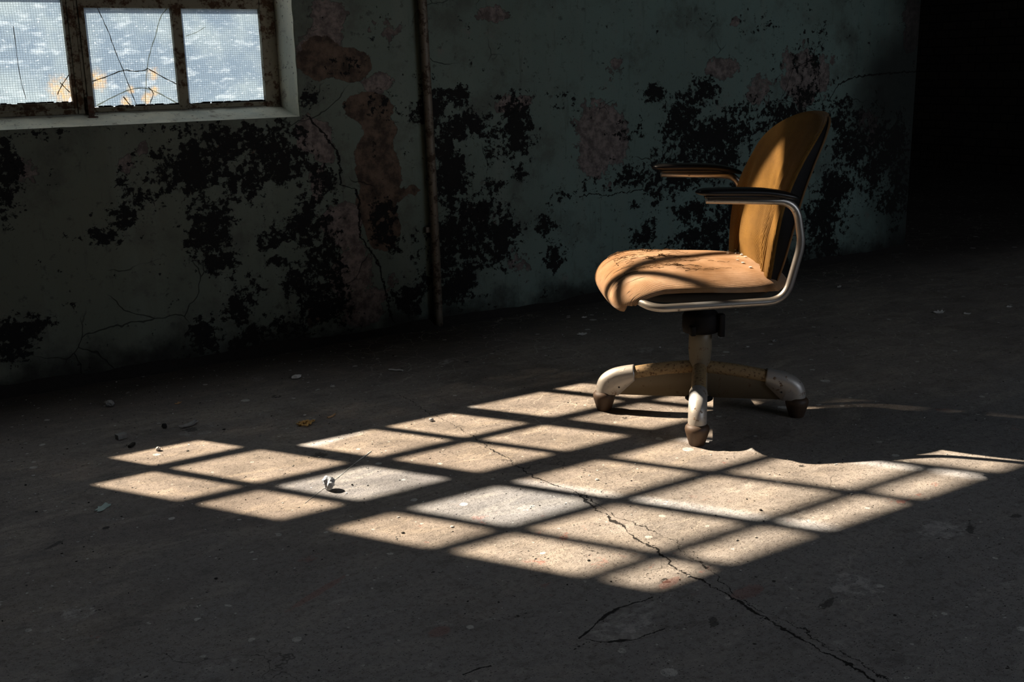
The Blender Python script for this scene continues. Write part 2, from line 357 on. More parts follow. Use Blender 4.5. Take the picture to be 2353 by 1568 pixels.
    k4 = crack([(1345,1470),(1400,1478),(1450,1468),(1500,1455),(1530,1445)], .0050, .03, 0)
    k5 = crack([(60,1570),(0,1600),(1060,1550),(1130,1530)][2:], .004, .02, 0)
    ks = s.m('MAXIMUM', s.m('MAXIMUM', k1, k2), s.m('MAXIMUM', k3, s.m('MAXIMUM', k4, k5)))
    thin = s.vor(s.v('ADD', p2, s.v('SCALE', s.noise(p2, 5, 4, col=True), None, .25)), 2.3, 'DISTANCE_TO_EDGE')
    tm = s.m('MULTIPLY', s.ss(thin, .0035, .001), s.ss(s.noise(s.v('ADD', p2, (1, 8, 0)), 2.2, 2), .56, .66)); tm = s.m('MULTIPLY', tm, .6)
    col = s.mix(s.m('MAXIMUM', ks, tm), col, (.016, .014, .012))
    h = s.m('ADD', s.m('ADD', s.m('MULTIPLY', fine, .8), s.m('MULTIPLY', vfine, .18)), s.m('SUBTRACT', s.m('MULTIPLY', mid, .8), s.m('MULTIPLY', speck, .5)))
    h = s.m('SUBTRACT', h, s.m('MULTIPLY', k1, 2.2))
    nb = s.bump(h, .0045, .9)
    nb = s.bump(s.noise(s.v('MULTIPLY', p2, (1, 2.4, 1)), 9, 5, .6), .006, .35, nb)
    rough = s.m('ADD', .62, s.m('MULTIPLY', mid, .25))
    return s.done(s.bsdf(col, rough, 0, nb, .35))

def pane_material(name, tint, milk, sun_cut=None, stain=None):
    """old wired glass: clear part, dust that scatters, embedded wire grid"""
    s = NT(name); p = s.coord(); g = s.sep(p)
    wob = s.m('MULTIPLY', s.m('SUBTRACT', s.noise(p, 5, 2), .5), .010)
    def line(x, step):
        t = s.m('FRACT', s.m('DIVIDE', s.m('ADD', x, wob), step)); return s.ss(s.m('ABSOLUTE', s.m('SUBTRACT', t, .5)), .40, .47)
    grid = s.m('MAXIMUM', line(g[0], .0086), line(g[2], .0078))
    smear = s.noise(s.v('MULTIPLY', p, (14, 1, 40)), 1, 6, .65); cloud = s.noise(p, 5, 4, .6)
    mc = s.mix(s.ss(cloud, .35, .68), (.058, .078, .098), (.100, .122, .130)); mc = s.mix(s.m('MULTIPLY', s.ss(smear, .50, .72), .6), mc, (.20, .225, .24))
    mc = s.mix(s.m('MULTIPLY', s.ss(s.noise(s.v('MULTIPLY', p, (60, 1, 200)), 1, 4, .7), .60, .70), .6), mc, (.30, .33, .35))
    mfac = s.m('ADD', milk, s.m('MULTIPLY', s.ss(smear, .45, .75), .08), clamp=True)
    if sun_cut: mfac = s.m('MAXIMUM', mfac, s.m('MULTIPLY', s.ss(s.m('ADD', g[0], s.m('MULTIPLY', wob, 1.0)), sun_cut-.004, sun_cut+.004), .97))  # opaque band added along the pane edge to cut off the sun
    tr = s.n('ShaderNodeBsdfTransparent'); s.put(tr.inputs[0], s.mix(s.ss(s.noise(s.v('ADD', p, (3, 0, 8)), 9, 3, .5), .36, .62), tuple(c*.72 for c in tint), tuple(min(1, c*1.03) for c in tint)))
    tl = s.n('ShaderNodeBsdfTranslucent'); s.put(tl.inputs[0], mc)
    wire = s.n('ShaderNodeBsdfDiffuse'); s.put(wire.inputs[0], (.05, .06, .07))
    m1 = s.n('ShaderNodeMixShader'); s.put(m1.inputs[0], mfac); s.t.links.new(tr.outputs[0], m1.inputs[1]); s.t.links.new(tl.outputs[0], m1.inputs[2])
    last = m1.outputs[0]
    if stain:
        so = s.n('ShaderNodeBsdfTranslucent'); s.put(so.inputs[0], s.mix(s.ss(s.noise(p, 60, 4, .7), .4, .65), (.17, .15, .11), (.24, .13, .03))); acc = None
        for (x, z, r) in stain:
            d = s.v('LENGTH', s.comb(s.m('SUBTRACT', g[0], x), 0, s.m('SUBTRACT', g[2], z)))
            k = s.ss(s.m('ADD', d, s.m('MULTIPLY', s.m('SUBTRACT', s.noise(p, 40, 4, .65), .5), r*1.4)), r, r*.1); acc = k if acc is None else s.m('MAXIMUM', acc, k)
        m3 = s.n('ShaderNodeMixShader'); s.put(m3.inputs[0], s.m('MULTIPLY', acc, .7)); s.t.links.new(last, m3.inputs[1]); s.t.links.new(so.outputs[0], m3.inputs[2]); last = m3.outputs[0]
    m2 = s.n('ShaderNodeMixShader'); s.put(m2.inputs[0], s.m('MULTIPLY', grid, .62)); s.t.links.new(last, m2.inputs[1]); s.t.links.new(wire.outputs[0], m2.inputs[2])
    last = m2.outputs[0]
    return s.done(last)

def rusty(name, base, rust, amt=.5, metal=0.0, rough=.6, scale=18, dark=(.03, .02, .012)):
    s = NT(name); p = s.coord(); n = s.noise(p, scale, 7, .68); n2 = s.noise(p, scale*5, 4, .7)
    m = s.ss(s.m('ADD', n, s.m('MULTIPLY', s.m('SUBTRACT', n2, .5), .35)), .72-amt*.4, .78-amt*.3)
    col = s.mix(m, base, s.mix(n2, rust, dark))
    return s.done(s.bsdf(col, s.m('ADD', rough, s.m('MULTIPLY', m, .3), clamp=True), s.m('MULTIPLY', s.m('SUBTRACT', 1.0, m), metal), s.bump(s.m('ADD', s.m('MULTIPLY', n2, .4), m), .0010, .4), .4))

def corduroy(name, c_lo, c_hi, c_worn, ribw=.0042, worn=.5, tears=False):
    s = NT(name); uv = s.sep(s.coord('UV')); p = s.coord()
    x = s.m('ADD', uv[0], s.m('MULTIPLY', s.m('SUBTRACT', s.noise(p, 8, 2), .5), .006))
    rib = s.m('SINE', s.m('MULTIPLY', x, 2*math.pi/ribw)); rib01 = s.m('MULTIPLY_ADD', rib, .5, .5)
    n = s.noise(p, 6, 6, .62); n2 = s.noise(p, 60, 5, .7)
    col = s.mix(s.ss(n, .3, .7), c_lo, c_hi); col = s.mix(s.m('MULTIPLY', s.ss(s.noise(s.v('MULTIPLY', p, (1, 1, 1)), 3.5, 5, .6), .5-.2*worn, .8-.2*worn), worn), col, c_worn)
    fade = s.m('MULTIPLY', s.m('SUBTRACT', 1.0, rib01), .28); col = s.mix(fade, col, tuple(c*.35 for c in c_lo))
    col = s.mix(s.m('MULTIPLY', s.ss(n2, .55, .7), .3), col, tuple(c*.5 for c in c_lo))
    h = s.m('MULTIPLY', rib01, 1.0)
    if tears:
        t = s.noise(s.comb(s.m('MULTIPLY', uv[0], 95), s.m('MULTIPLY', uv[1], 7), 0), 1.0, 4, .6, .4)
        area = s.m('MULTIPLY', s.ss(s.noise(s.comb(uv[0], uv[1], 4), 7, 3), .46, .58), s.ss(uv[1], .20, .30))
        tm = s.m('MULTIPLY', s.ss(t, .60, .66), area)
        col = s.mix(tm, col, (.05, .026, .012)); h = s.m('SUBTRACT', h, s.m('MULTIPLY', tm, 2.5))
    nb = s.bump(h, .0011, .9); nb = s.bump(n2, .0012, .5, nb)
    return s.done(s.bsdf(col, .85, 0, nb, .2, sheen=.08))

def plain(name, col, rough=.6, metal=0.0, var=.25, scale=30, bump=.001, spec=.5):
    s = NT(name); p = s.coord(); n = s.noise(p, scale, 6, .65)
    c = s.mix(s.m('MULTIPLY', s.ss(n, .35, .7), var), col, tuple(x*.35 for x in col))
    return s.done(s.bsdf(c, rough, metal, s.bump(n, bump, .6), spec))

M = {}
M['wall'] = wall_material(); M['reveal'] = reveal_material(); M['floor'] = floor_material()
M['ceiling'] = plain('sooty_ceiling_plaster', (.10, .10, .09), .9, 0, .4, 4)
M['dark_wall'] = plain('sooty_wall_plaster', (.075, .07, .06), .95, 0, .6, 5, .004)
def brick_mat():
    s = NT('darkened_brick'); p = s.coord(); b = s.n('ShaderNodeTexBrick'); g = s.sep(p)  # brick colour made near black to paint the far end as unlit
    s.put(b.inputs[0], s.comb(s.m('ADD', g[0], g[1]), g[2], 0)); b.inputs['Scale'].default_value = 3.2
    s.put(b.inputs[1], (.045, .038, .030)); s.put(b.inputs[2], (.030, .027, .022)); s.put(b.inputs[3], (.015, .013, .011))
    return s.done(s.bsdf(b.outputs[0], .95, 0, s.bump(b.outputs[1], .01, -.5), .2))
M['brick'] = brick_mat()
M['exterior'] = plain('pale_exterior_ground', (.35, .36, .33), .9, 0, .3, 2)
M['frame'] = rusty('rusted_painted_steel', (.21, .185, .125), (.11, .055, .025), .62, 0, .7, 20)
M['latch'] = rusty('rusted_latch_steel', (.10, .07, .05), (.13, .05, .025), .7, 0, .6, 30)
M['pipe'] = rusty('rusted_pipe', (.17, .145, .11), (.075, .05, .032), .6, .3, .55, 22)

# ------------------------------------------------------------------ room
HALL = 3.3; X0, X1, XE = -3.6, 5.27, 9.5; YF = -6.5; THK = .19
OP = (-.315, 1.625, .910, 2.88)                      # window opening x0 x1 z0 z1
def gridlines(a, b, step, forced):
    n = max(1, int(round((b-a)/step))); L = [a + (b-a)*i/n for i in range(n+1)]
    for f in forced:
        i = min(range(1, len(L)-1), key=lambda k: abs(L[k]-f)); L[i] = f
    return L
def px_blobs(L): return [(float(on_wall(x, y)[0]), float(on_wall(x, y)[2]), x, y, rx, ry, k) for x, y, rx, ry, k in L]
mould_px = [(15,400,45,95,1),(45,760,85,42,1),(30,820,60,30,.6),(60,310,120,10,.7),(540,330,150,45,1),(460,380,90,75,1),(640,370,60,75,1),(560,420,80,60,.8),(480,520,60,80,1),(500,600,40,35,1),
 (350,440,60,45,.75),(285,500,45,30,.9),(240,545,60,22,.8),(300,400,40,50,.55),(545,710,35,45,1),(560,660,60,30,.8),(640,545,60,25,1),(642,600,28,14,1),(700,540,45,60,.8),(742,600,50,80,.85),(745,700,75,60,1),(715,430,35,90,.8),(760,440,22,50,.9),
 (470,770,45,40,.8),(600,770,110,40,.8),(690,660,55,70,.75),(350,850,80,20,.6),(400,300,110,12,.8),(640,300,50,20,.9),(700,230,45,24,1),(750,480,30,50,.6),(880,500,32,60,.9),(900,560,22,40,.7),(890,250,30,50,.6),(800,150,40,30,.6),
 (1000,250,35,60,1),(965,265,30,30,.8),(1050,218,34,28,1),(1060,290,60,40,1),(1020,340,30,50,1),(1040,400,50,60,1),(1030,450,40,40,.9),(1190,290,42,70,1),(1150,250,40,30,.6),(1110,300,60,25,.7),(1140,350,60,30,.6),(1080,520,75,70,1),(1050,600,80,80,1),(1150,550,40,60,1),(1040,665,60,50,1),(940,695,38,38,1),
 (1000,640,60,50,.7),(1195,400,16,22,1),(1130,430,40,20,.7),(1255,515,26,26,1),(1270,590,30,45,.9),(1155,480,18,24,.9),
 (1505,215,24,22,1),(1620,215,35,40,.9),(1570,280,50,60,1),(1650,310,90,50,1),(1610,370,110,42,1),(1560,405,90,36,1),(1450,412,40,26,1),(1360,410,30,20,.5),(1525,440,40,20,.9),(1478,540,30,30,1),(1460,470,14,14,.9),(1590,490,45,35,.9),(1620,550,70,60,1),(1550,560,40,30,.7),(1700,470,60,60,1),(1720,260,60,40,.7),(1790,265,70,34,.9),(1850,225,45,50,.75),(1860,120,40,70,.55),
 (1960,330,50,80,.9),(1930,270,40,40,.9),(1920,430,40,70,1),(1890,520,50,90,1),(2010,400,45,60,.9),(2040,330,50,60,1),(2060,430,40,90,.8),(1850,620,90,40,.8),(1450,300,35,30,.6),(1350,440,80,20,.45),(1320,250,60,30,.35),(1760,80,40,30,.4)]
plaster_px = [(755,55,45,50,.9),(720,110,50,60,.7),(1130,30,36,26,.9),(1125,12,20,10,.6),(1380,320,60,90,.85),(1850,180,60,70,.8),(1180,240,46,22,.7),(870,190,36,24,.8),(725,310,40,40,1),(745,350,30,30,.8),(290,370,26,45,.62),(330,340,16,10,.8),(60,400,50,50,.42),(1660,160,40,30,.6),(2100,50,24,60,.9),
 (2090,110,16,14,.8),(790,520,50,60,.8),(810,630,60,60,.8),(830,700,60,50,.7),(730,420,20,60,.7),(900,640,40,30,.5),(1110,500,70,50,.4),(1180,600,60,50,.4),(1750,210,50,40,.6),(1690,50,14,12,.8),(2000,300,40,50,.5),(870,60,60,40,.35),(1420,160,30,40,.5)]
damp_px = [(800,150,44,38,1),(735,130,60,55,.7),(870,390,46,80,1),(850,250,60,36,.9),(880,300,40,30,.8),(880,520,45,50,.9),(570,350,80,30,.6),(860,470,40,60,.8),(950,440,30,20,.6),(560,600,40,20,.5),(720,720,30,40,.5),(920,450,50,16,.5)]
def mask(P, L):
    """soft patches given where they sit on the wall; each keeps its own size in metres"""
    out = np.zeros(len(P))
    for x, y, rx, ry, k in L:
        c = on_wall(x, y); ex = on_wall(x+rx, y) - c; ez = on_wall(x, y+ry) - c
        ax = max(.02, abs(ex[0])); az = max(.015, abs(ez[2]))
        d = ((P[:, 0]-c[0])/ax)**2 + ((P[:, 2]-c[2])/az)**2
        out = np.maximum(out, k*np.exp(-.7*d**1.3))
    return out
bm = bmesh.new(); xs = gridlines(X0, X1, .028, (OP[0], OP[1])); zs = gridlines(0, HALL, .028, (OP[2], OP[3]))
V = {}
def gv(i, j):
    if (i, j) not in V: V[i, j] = bm.verts.new((xs[i], 0, zs[j]))
    return V[i, j]
def hole(x, z):
    return OP[0] < x < OP[1] and OP[2] < z < OP[3]
for i in range(len(xs)-1):
    for j in range(len(zs)-1):
        if not hole((xs[i]+xs[i+1])/2, (zs[j]+zs[j+1])/2):
            bm.faces.new((gv(i, j), gv(i+1, j), gv(i+1, j+1), gv(i, j+1)))
# thickness: outer face, top, ends
def quad(bm, pts, mi=0):
    f = bm.faces.new([bm.verts.new(p) for p in pts]); f.material_index = mi; return f
for (a, b, c, d) in ((X0, OP[0], 0, HALL), (OP[1], X1, 0, HALL), (OP[0], OP[1], OP[3], HALL), (OP[0], OP[1], 0, OP[2])):
    quad(bm, ((a, THK, c), (a, THK, d), (b, THK, d), (b, THK, c)))
quad(bm, ((X1, 0, 0), (X1, THK, 0), (X1, THK, HALL), (X1, 0, HALL)))
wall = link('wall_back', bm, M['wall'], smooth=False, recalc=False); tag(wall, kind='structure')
co = np.zeros(len(wall.data.vertices)*3); wall.data.vertices.foreach_get('co', co); co = co.reshape(-1, 3)
for nm, L in (('mould', mould_px), ('plaster', plaster_px), ('damp', damp_px)):
    at = wall.data.attributes.new(nm, 'FLOAT', 'POINT'); at.data.foreach_set('value', mask(co, L).astype(np.float32))

# reveals and sill of the window, roughened plaster
def rough_quad(bm, o, e1, e2, n1, n2, nrm, amp, seed):
    o, e1, e2, nrm = map(Vector, (o, e1, e2, nrm)); G = []
    for i in range(n1+1):
        row = []
        for j in range(n2+1):
            p = o + e1*(i/n1) + e2*(j/n2); k = mnoise.fractal(p*14 + Vector((seed, 0, 0)), 1.0, 2.0, 4)
            row.append(bm.verts.new(p + nrm*(k*amp - amp)))
        G.append(row)
    for i in range(n1):
        for j in range(n2): bm.faces.new((G[i][j], G[i+1][j], G[i+1][j+1], G[i][j+1]))
bm = bmesh.new()
rough_quad(bm, (OP[0], 0, OP[2]+.001), (OP[1]-OP[0], 0, 0), (0, THK, .058), 160, 16, (0, 0, 1), .003, 3)
sill = link('trim_1', bm, M['reveal'], smooth=True, recalc=False); tag(sill, kind='structure')
bm = bmesh.new(); rough_quad(bm, (OP[1], 0, OP[2]), (0, 0, OP[3]-OP[2]), (-.03, THK, 0), 110, 14, (1, 0, 0), .003, 9)
tag(link('trim_2', bm, M['reveal'], recalc=False), kind='structure')
bm = bmesh.new(); rough_quad(bm, (OP[0], 0, OP[2]), (0, THK, 0), (0, 0, OP[3]-OP[2]), 10, 60, (-1, 0, 0), .004, 5)
tag(link('trim_3', bm, M['reveal'], recalc=False), kind='structure')
bm = bmesh.new(); quad(bm, ((OP[0], 0, OP[3]), (OP[1], 0, OP[3]), (OP[1], THK, OP[3]), (OP[0], THK, OP[3])))
tag(link('trim_4', bm, M['reveal'], smooth=False), kind='structure')

bm = bmesh.new(); quad(bm, ((X0, YF, 0), (XE, YF, 0), (XE, 4.5, 0), (X0, 4.5, 0))); 
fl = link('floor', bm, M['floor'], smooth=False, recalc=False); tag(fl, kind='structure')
bm = bmesh.new(); add_box(bm, (X0-.2, YF-.2, HALL), (XE+.2, THK, HALL+.2)); add_box(bm, (X1-.2, THK, HALL), (XE+.2, 4.7, HALL+.2)); tag(link('ceiling', bm, M['ceiling'], smooth=False), kind='structure')
bm = bmesh.new(); add_box(bm, (X0-.2, YF-.2, 0), (X0, THK, HALL)); tag(link('wall_left', bm, M['dark_wall'], smooth=False), kind='structure')
bm = bmesh.new(); add_box(bm, (XE, YF-.2, 0), (XE+.2, 4.7, HALL)); tag(link('wall_right', bm, M['brick'], smooth=False), kind='structure')
bm = bmesh.new(); add_box(bm, (X1-.2, 4.5, 0), (XE, 4.7, HALL)); tag(link('wall_far', bm, M['brick'], smooth=False), kind='structure')
bm = bmesh.new(); add_box(bm, (X1-.2, THK, 0), (X1, 4.5, HALL)); tag(link('wall_recess', bm, M['brick'], smooth=False), kind='structure')
# unseen wall behind the camera; its opening is added to let in sky fill
FW = (2.5, 5.3, 1.2, 2.5)
bm = bmesh.new()
for a in (((X0-.2, YF-.2, 0), (FW[0], YF, HALL)), ((FW[1], YF-.2, 0), (XE+.2, YF, HALL)), ((FW[0], YF-.2, 0), (FW[1], YF, FW[2])), ((FW[0], YF-.2, FW[3]), (FW[1], YF, HALL))):
    add_box(bm, *a)
tag(link('wall_front', bm, M['dark_wall'], smooth=False), kind='structure')
bm = bmesh.new(); quad(bm, ((-40, THK+.02, -.3), (X1-.25, THK+.02, -.3), (X1-.25, 60, -.3), (-40, 60, -.3)))
tag(link('ground', bm, M['exterior'], smooth=False, recalc=False), kind='structure')
# rotten skirting of dirt and crumbled plaster along the foot of the wall
bm = bmesh.new(); nx, ny = 420, 5; G = []
for i in range(nx+1):
    x = X0 + (X1-X0)*i/nx; row = []
    for j in range(ny+1):
        t = j/ny; k = .5 + .5*mnoise.fractal(Vector((x*3.1, 2.2, 0)), 1, 2, 4); wd = .03 + .05*k; hh = .012 + .035*k
        r = mnoise.fractal(Vector((x*22, t*4, 1)), 1, 2, 3)*.012
        row.append(bm.verts.new((x, -wd*t - (.004 if j else 0), hh*(1-t)**1.6 + (abs(r)*.6 if 0 < j < ny else 0) + (-.002 if j == ny else 0))))
    G.append(row)
for i in range(nx):
    for j in range(ny): bm.faces.new((G[i][j], G[i][j+1], G[i+1][j+1], G[i+1][j]))
M['dirt'] = plain('black_dirt', (.020, .017, .014), .95, 0, .4, 40, .004)
tag(link('baseboard_back', bm, M['dirt']), kind='structure')

# ------------------------------------------------------------------ window
WY = .150                                           # plane of the glass
win = empty('window_1', (0, 0, 0)); tag(win, kind='structure')
def wpart(name, boxes, mat, bev=.003, parent=win):
    bm = bmesh.new()
    for a, b in boxes: add_box(bm, a, b, bev)
    o = link(name, bm, mat, parent, smooth=False); return o
D0, D1 = WY-.022, WY+.018
cols = [(-.285, -.10), (-.07, .21), (.28, .545), (.575, .823), (.896, 1.202), (1.239, 1.54)]
rows = [(.97, 1.315), (1.343, 1.650), (1.682, 1.950), (2.062, 2.340), (2.370, 2.682), (2.714, 2.834)]
def bar(x0, x1, z0, z1, a=D0, b=D1): return ((x0, a, z0), (x1, b, z1))
wpart('window_frame', [bar(-.315, -.285, .945, 2.88), bar(1.54, 1.60, .945, 2.88), bar(-.285, 1.54, 2.834, 2.88), bar(-.285, .28, .945, .97, D0+.002), bar(.245, .862, .940, .947, D0+.002), bar(.862, 1.54, .952, .969, D0+.002)], M['frame'])
wpart('mullion', [bar(-.10, -.07, .93, 2.834)], M['frame']); wpart('mullion', [bar(.21, .245, .93, 2.834)], M['frame']); wpart('mullion', [bar(.545, .575, 2.06, 2.834)], M['frame'])
wpart('mullion', [bar(.862, .896, .945, 2.834)], M['frame']); wpart('mullion', [bar(1.202, 1.239, .95, 2.03)], M['frame'])
wpart('transom', [bar(-.285, .245, 1.315, 1.343, D0+.002)], M['frame']); wpart('transom', [bar(.862, 1.54, 1.315, 1.352, D0+.002)], M['frame']); wpart('transom', [bar(-.285, 1.54, 1.992, 2.062, D0+.002)], M['frame'])
wpart('transom', [bar(-.285, .245, 1.950, 1.992, D0+.002)], M['frame']); wpart('transom', [bar(.862, 1.54, 1.950, 1.992, D0+.002)], M['frame'])
wpart('transom', [bar(-.285, .245, 1.650, 1.682, D0+.002)], M['frame']); wpart('transom', [bar(.862, 1.54, 1.650, 1.682, D0+.002)], M['frame'])
wpart('transom', [bar(-.285, 1.54, 2.340, 2.371, D0+.002)], M['frame']); wpart('transom', [bar(-.285, .862, 2.682, 2.713, D0+.002)], M['frame'])
CA, CB = WY-.032, WY+.012
wpart('casement', [bar(.247, .285, .948, 1.99, CA, CB), bar(.823, .860, .948, 1.99, CA, CB), bar(.284, .824, .948, .99, CA+.002, CB), bar(.284, .824, 1.950, 1.99, CA+.002, CB), bar(.545, .572, .99, 1.950), bar(.285, .823, 1.350, 1.376, D0+.002), bar(.285, .823, 1.655, 1.682, D0+.002)], M['frame'])
wpart('casement_bead', [bar(.285, .823, .964, .969, WY-.038, WY-.030), bar(.836, .842, .95, 1.97, WY-.038, WY-.030), bar(.874, .882, .95, 1.97, WY-.028, WY-.020)], M['frame'], .001)
# latch hanging at the meeting stile
bm = bmesh.new(); add_box(bm, (.866, WY-.052, .938), (.886, WY-.044, 1.010), .002); add_box(bm, (.862, WY-.062, .930), (.896, WY-.042, .940), .002)
link('latch', bm, M['latch'], win, smooth=False)
warm = (.80, .71, .61); clear = (.72, .74, .76)
def at_w(px, py): q = on_wall(px, py, WY); return (float(q[0]), float(q[2]))
stain5 = [at_w(225,185)+(.05,), at_w(300,205)+(.02,), at_w(352,170)+(.03,), at_w(290,235)+(.03,), at_w(338,225)+(.03,), at_w(355,210)+(.025,)]
stain4 = [at_w(140,205)+(.06,), at_w(150,222)+(.04,)]
PM = {'warm': pane_material('dusty_wired_glass', warm, .10), 'clear': pane_material('clear_wired_glass', clear, .04), 'edge': pane_material('sun_cut_wired_glass', warm, .10, sun_cut=1.362),
      'low': pane_material('frosted_wired_glass', warm, .99), 's5': pane_material('stained_cracked_wired_glass', warm, .99, stain=stain5), 's4': pane_material('stained_wired_glass', warm, .99, stain=stain4)}
def poly_pane(pts, mat, thick=.003):
    bm = bmesh.new(); f = bm.faces.new([bm.verts.new((x, WY, z)) for x, z in pts])
    link('pane', bm, mat, win, smooth=False, recalc=False)
for ci in range(6):
    for ri, (c, d) in enumerate(rows):
        a, b = cols[ci]
        if ci in (2, 3) and ri == 0: c, d = .99, 1.350
        if ci in (2, 3) and ri == 1: c, d = 1.376, 1.655
        if ci == 5 and ri > 2: a = 1.202
        if ci > 3 and ri == 4: d = 2.834
        if ci > 3 and ri == 5: continue
        mt = PM['clear'] if (ci == 1 and ri in (2, 3)) else PM['low'] if ri == 0 else PM['warm']
        if ci == 5 and ri > 0: mt = PM['edge']
        if ci == 4 and ri == 0: mt = PM['s5']
        if ci == 3 and ri == 0: mt = PM['s4']
        if ci == 1 and ri == 0:      # the upper part of this pane is gone
            poly_pane([(a, c), (b, c), (b, 1.15), (a, 1.15)], mt); poly_pane([(a, 1.15), (b, 1.15), (b, d), (a, d)], PM['warm']); continue
        if ci == 2 and ri == 1:      # a slot broken out lets the sun straight in
            poly_pane([(a, c+.02), (.33, c+.015), (.34, c), (b, c), (b, d), (a, d), (a, 1.45), (a+.02, 1.43), (.36, 1.428), (.43, 1.41), (.50, 1.405), (.515, 1.392), (.50, 1.378), (.335, 1.377), (.325, 1.405), (a, 1.41)], mt) if False else poly_pane([(.515, c), (b, c), (b, d), (a, d), (a, 1.44), (.36, 1.428), (.43, 1.412), (.50, 1.405)], mt); continue
        if ci == 4 and ri == 1:
            poly_pane([(a+.045, c), (b, c), (b, d), (a, d), (a, c+.05), (a+.02, c+.045)], mt); continue
        if ci == 3 and ri == 0:
            poly_pane([(a, c), (b-.012, c), (b-.008, c+.012), (b, c+.02), (b, d), (a, d)], mt); continue
        poly_pane([(a, c), (b, c), (b, d), (a, d)], mt)
# cracks in the cracked pane, pale putty on the arcs
M['crack'] = plain('dark_glass_crack', (.16, .11, .05), .6); s_ = NT('pale_seal_strip'); t_ = s_.n('ShaderNodeBsdfTranslucent'); t_.inputs[0].default_value = (.34, .33, .27, 1); M['tape'] = s_.done(t_.outputs[0])
s_ = NT('brown_crack'); t_ = s_.n('ShaderNodeBsdfTranslucent'); t_.inputs[0].default_value = (.030, .022, .012, 1); M['crack'] = s_.done(t_.outputs[0])
def wline(pts, r, mat, name='glass_crack'):
    bm = bmesh.new(); P = []
    for k, (x, y) in enumerate(pts):
        q = on_wall(x, y, WY-.003); P.append(tuple(q))
    Q = [Vector(p) for p in catmull(P, 4)]; prev = None
    for k, q in enumerate(Q):
        t = (Q[min(k+1, len(Q)-1)] - Q[max(k-1, 0)]).normalized(); n = Vector((t.z, 0, -t.x))*r*(1 + .3*math.sin(k*2.1)); off = Vector((.0006*math.sin(k*1.7), 0, .0006*math.sin(k*2.9)))
        cur = (bm.verts.new(q + off + n), bm.verts.new(q + off - n))
        if prev: bm.faces.new((prev[0], cur[0], cur[1], prev[1]))
        prev = cur
    link(name, bm, mat, win, smooth=False, recalc=False)
wline([(217,2),(232,36),(250,75),(262,110),(283,162),(300,207),(314,243)], .0013, M['crack']); wline([(385,17),(368,42),(358,80),(345,120),(338,159),(335,203),(333,243)], .0016, M['tape'])
wline([(212,187),(240,178),(283,162),(310,164),(335,161),(340,158),(370,175),(407,194)], .0016, M['crack']); wline([(222,243),(262,222),(300,206),(335,203),(372,218),(410,239)], .0020, M['tape'])
wline([(340,200),(352,214),(345,238)], .0014, M['crack']); wline([(283,222),(300,243)], .0018, M['crack'])
wline([(158,172),(140,200),(132,218)], .0014, M['crack']); wline([(30,60),(45,170),(60,228)], .0010, M['crack']); wline([(138,190),(160,212)], .0014, M['crack'])
wline([(427,83),(450,75),(472,62)], .0010, M['tape'])
# crumbled putty along the bottoms of the visible panes
bm = bmesh.new(); random.seed(8)
for k in range(150):
    x = random.uniform(.58, 1.54)
    if .82 < x < .9: continue
    z = .99 if x < .82 else .97; w_ = random.uniform(.004, .03); h_ = random.uniform(.0005, .0055)
    add_box(bm, (x, WY-.012, z-.002), (x+w_, WY-.002, z+h_), .0006)
link('putty', bm, M['dirt'], win, smooth=False)

# ------------------------------------------------------------------ pipe on the wall
pb = on_wall(1009, 762, -.035); pt = on_wall(972, 0, -.035)
pipe = empty('wall_pipe', (float(pb[0]), -.035, 0)); tag(pipe, 'thin rusty brown pipe running up the peeling wall, right of the window', 'pipe')
xo = float(pb[0]); dxz = (float(pt[0])-xo)/float(pt[2])
bm = bmesh.new(); P = []; 
for k in range(60):
    z = HALL*k/59; P.append((dxz*z + .004*math.sin(z*3.1), .003*math.sin(z*2.3), z))
sweep(bm, P, .0185, 16); link('pipe_tube', bm, M['pipe'], pipe)
for z in (1.62, 2.9, .42):
    bm = bmesh.new(); add_box(bm, (dxz*z-.032, .012, z-.012), (dxz*z+.032, .034, z+.012), .002)
    link('pipe_clamp', bm, M['pipe'], pipe, smooth=False)

# ------------------------------------------------------------------ swivel chair
# local frame: +X is where the sitter looks, -Y the armrest far from the camera, +Y the near one
CH = c2w(np.array([.587296, 3.306382, 0])) ; CH[1] = CH[1] - CAMD
th = .105757; Fc = c2w(np.array([-math.cos(th), -math.sin(th), 0]))
chair = empty('swivel_chair', (float(CH[0]), float(CH[1]), 0), math.atan2(Fc[1], Fc[0]))
tag(chair, 'worn mustard corduroy swivel chair with black armrests, standing at the sunlit patch', 'chair')
TILT = .047
def L3(a, l, z): return Vector((a, -l, z + TILT*l))     # l > 0 is the far side
M['seat'] = corduroy('torn_tan_corduroy', (.27, .135, .050), (.43, .255, .135), (.56, .37, .24), .0044, .75, True)
M['back'] = corduroy('mustard_corduroy', (.125, .060, .009), (.230, .116, .018), (.255, .138, .036), .0036, .35)
M['pad'] = plain('black_bakelite', (.010, .009, .009), .36, 0, .3, 20, .0004, .4)
M['piping'] = plain('brown_piping', (.16, .085, .03), .8)
M['tube'] = rusty('dull_chrome_tube', (.42, .39, .35), (.16, .10, .055), .22, .85, .36, 34)
M['column'] = rusty('cream_enamel', (.18, .15, .10), (.22, .12, .05), .42, .0, .45, 26)
M['leg'] = rusty('rust_spotted_enamel', (.30, .205, .10), (.17, .085, .03), .50, 0, .5, 110)
M['web'] = rusty('dull_olive_enamel', (.14, .112, .072), (.16, .09, .04), .28, 0, .5, 40)
M['cap'] = rusty('worn_aluminium', (.43, .405, .37), (.30, .19, .10), .36, .45, .42, 45)
M['rubber'] = plain('brown_rubber', (.070, .040, .022), .6, 0, .6, 26, .002)
M['housing'] = plain('black_cast_iron', (.006, .005, .005), .7, 0, .4, 30, .001, .2)
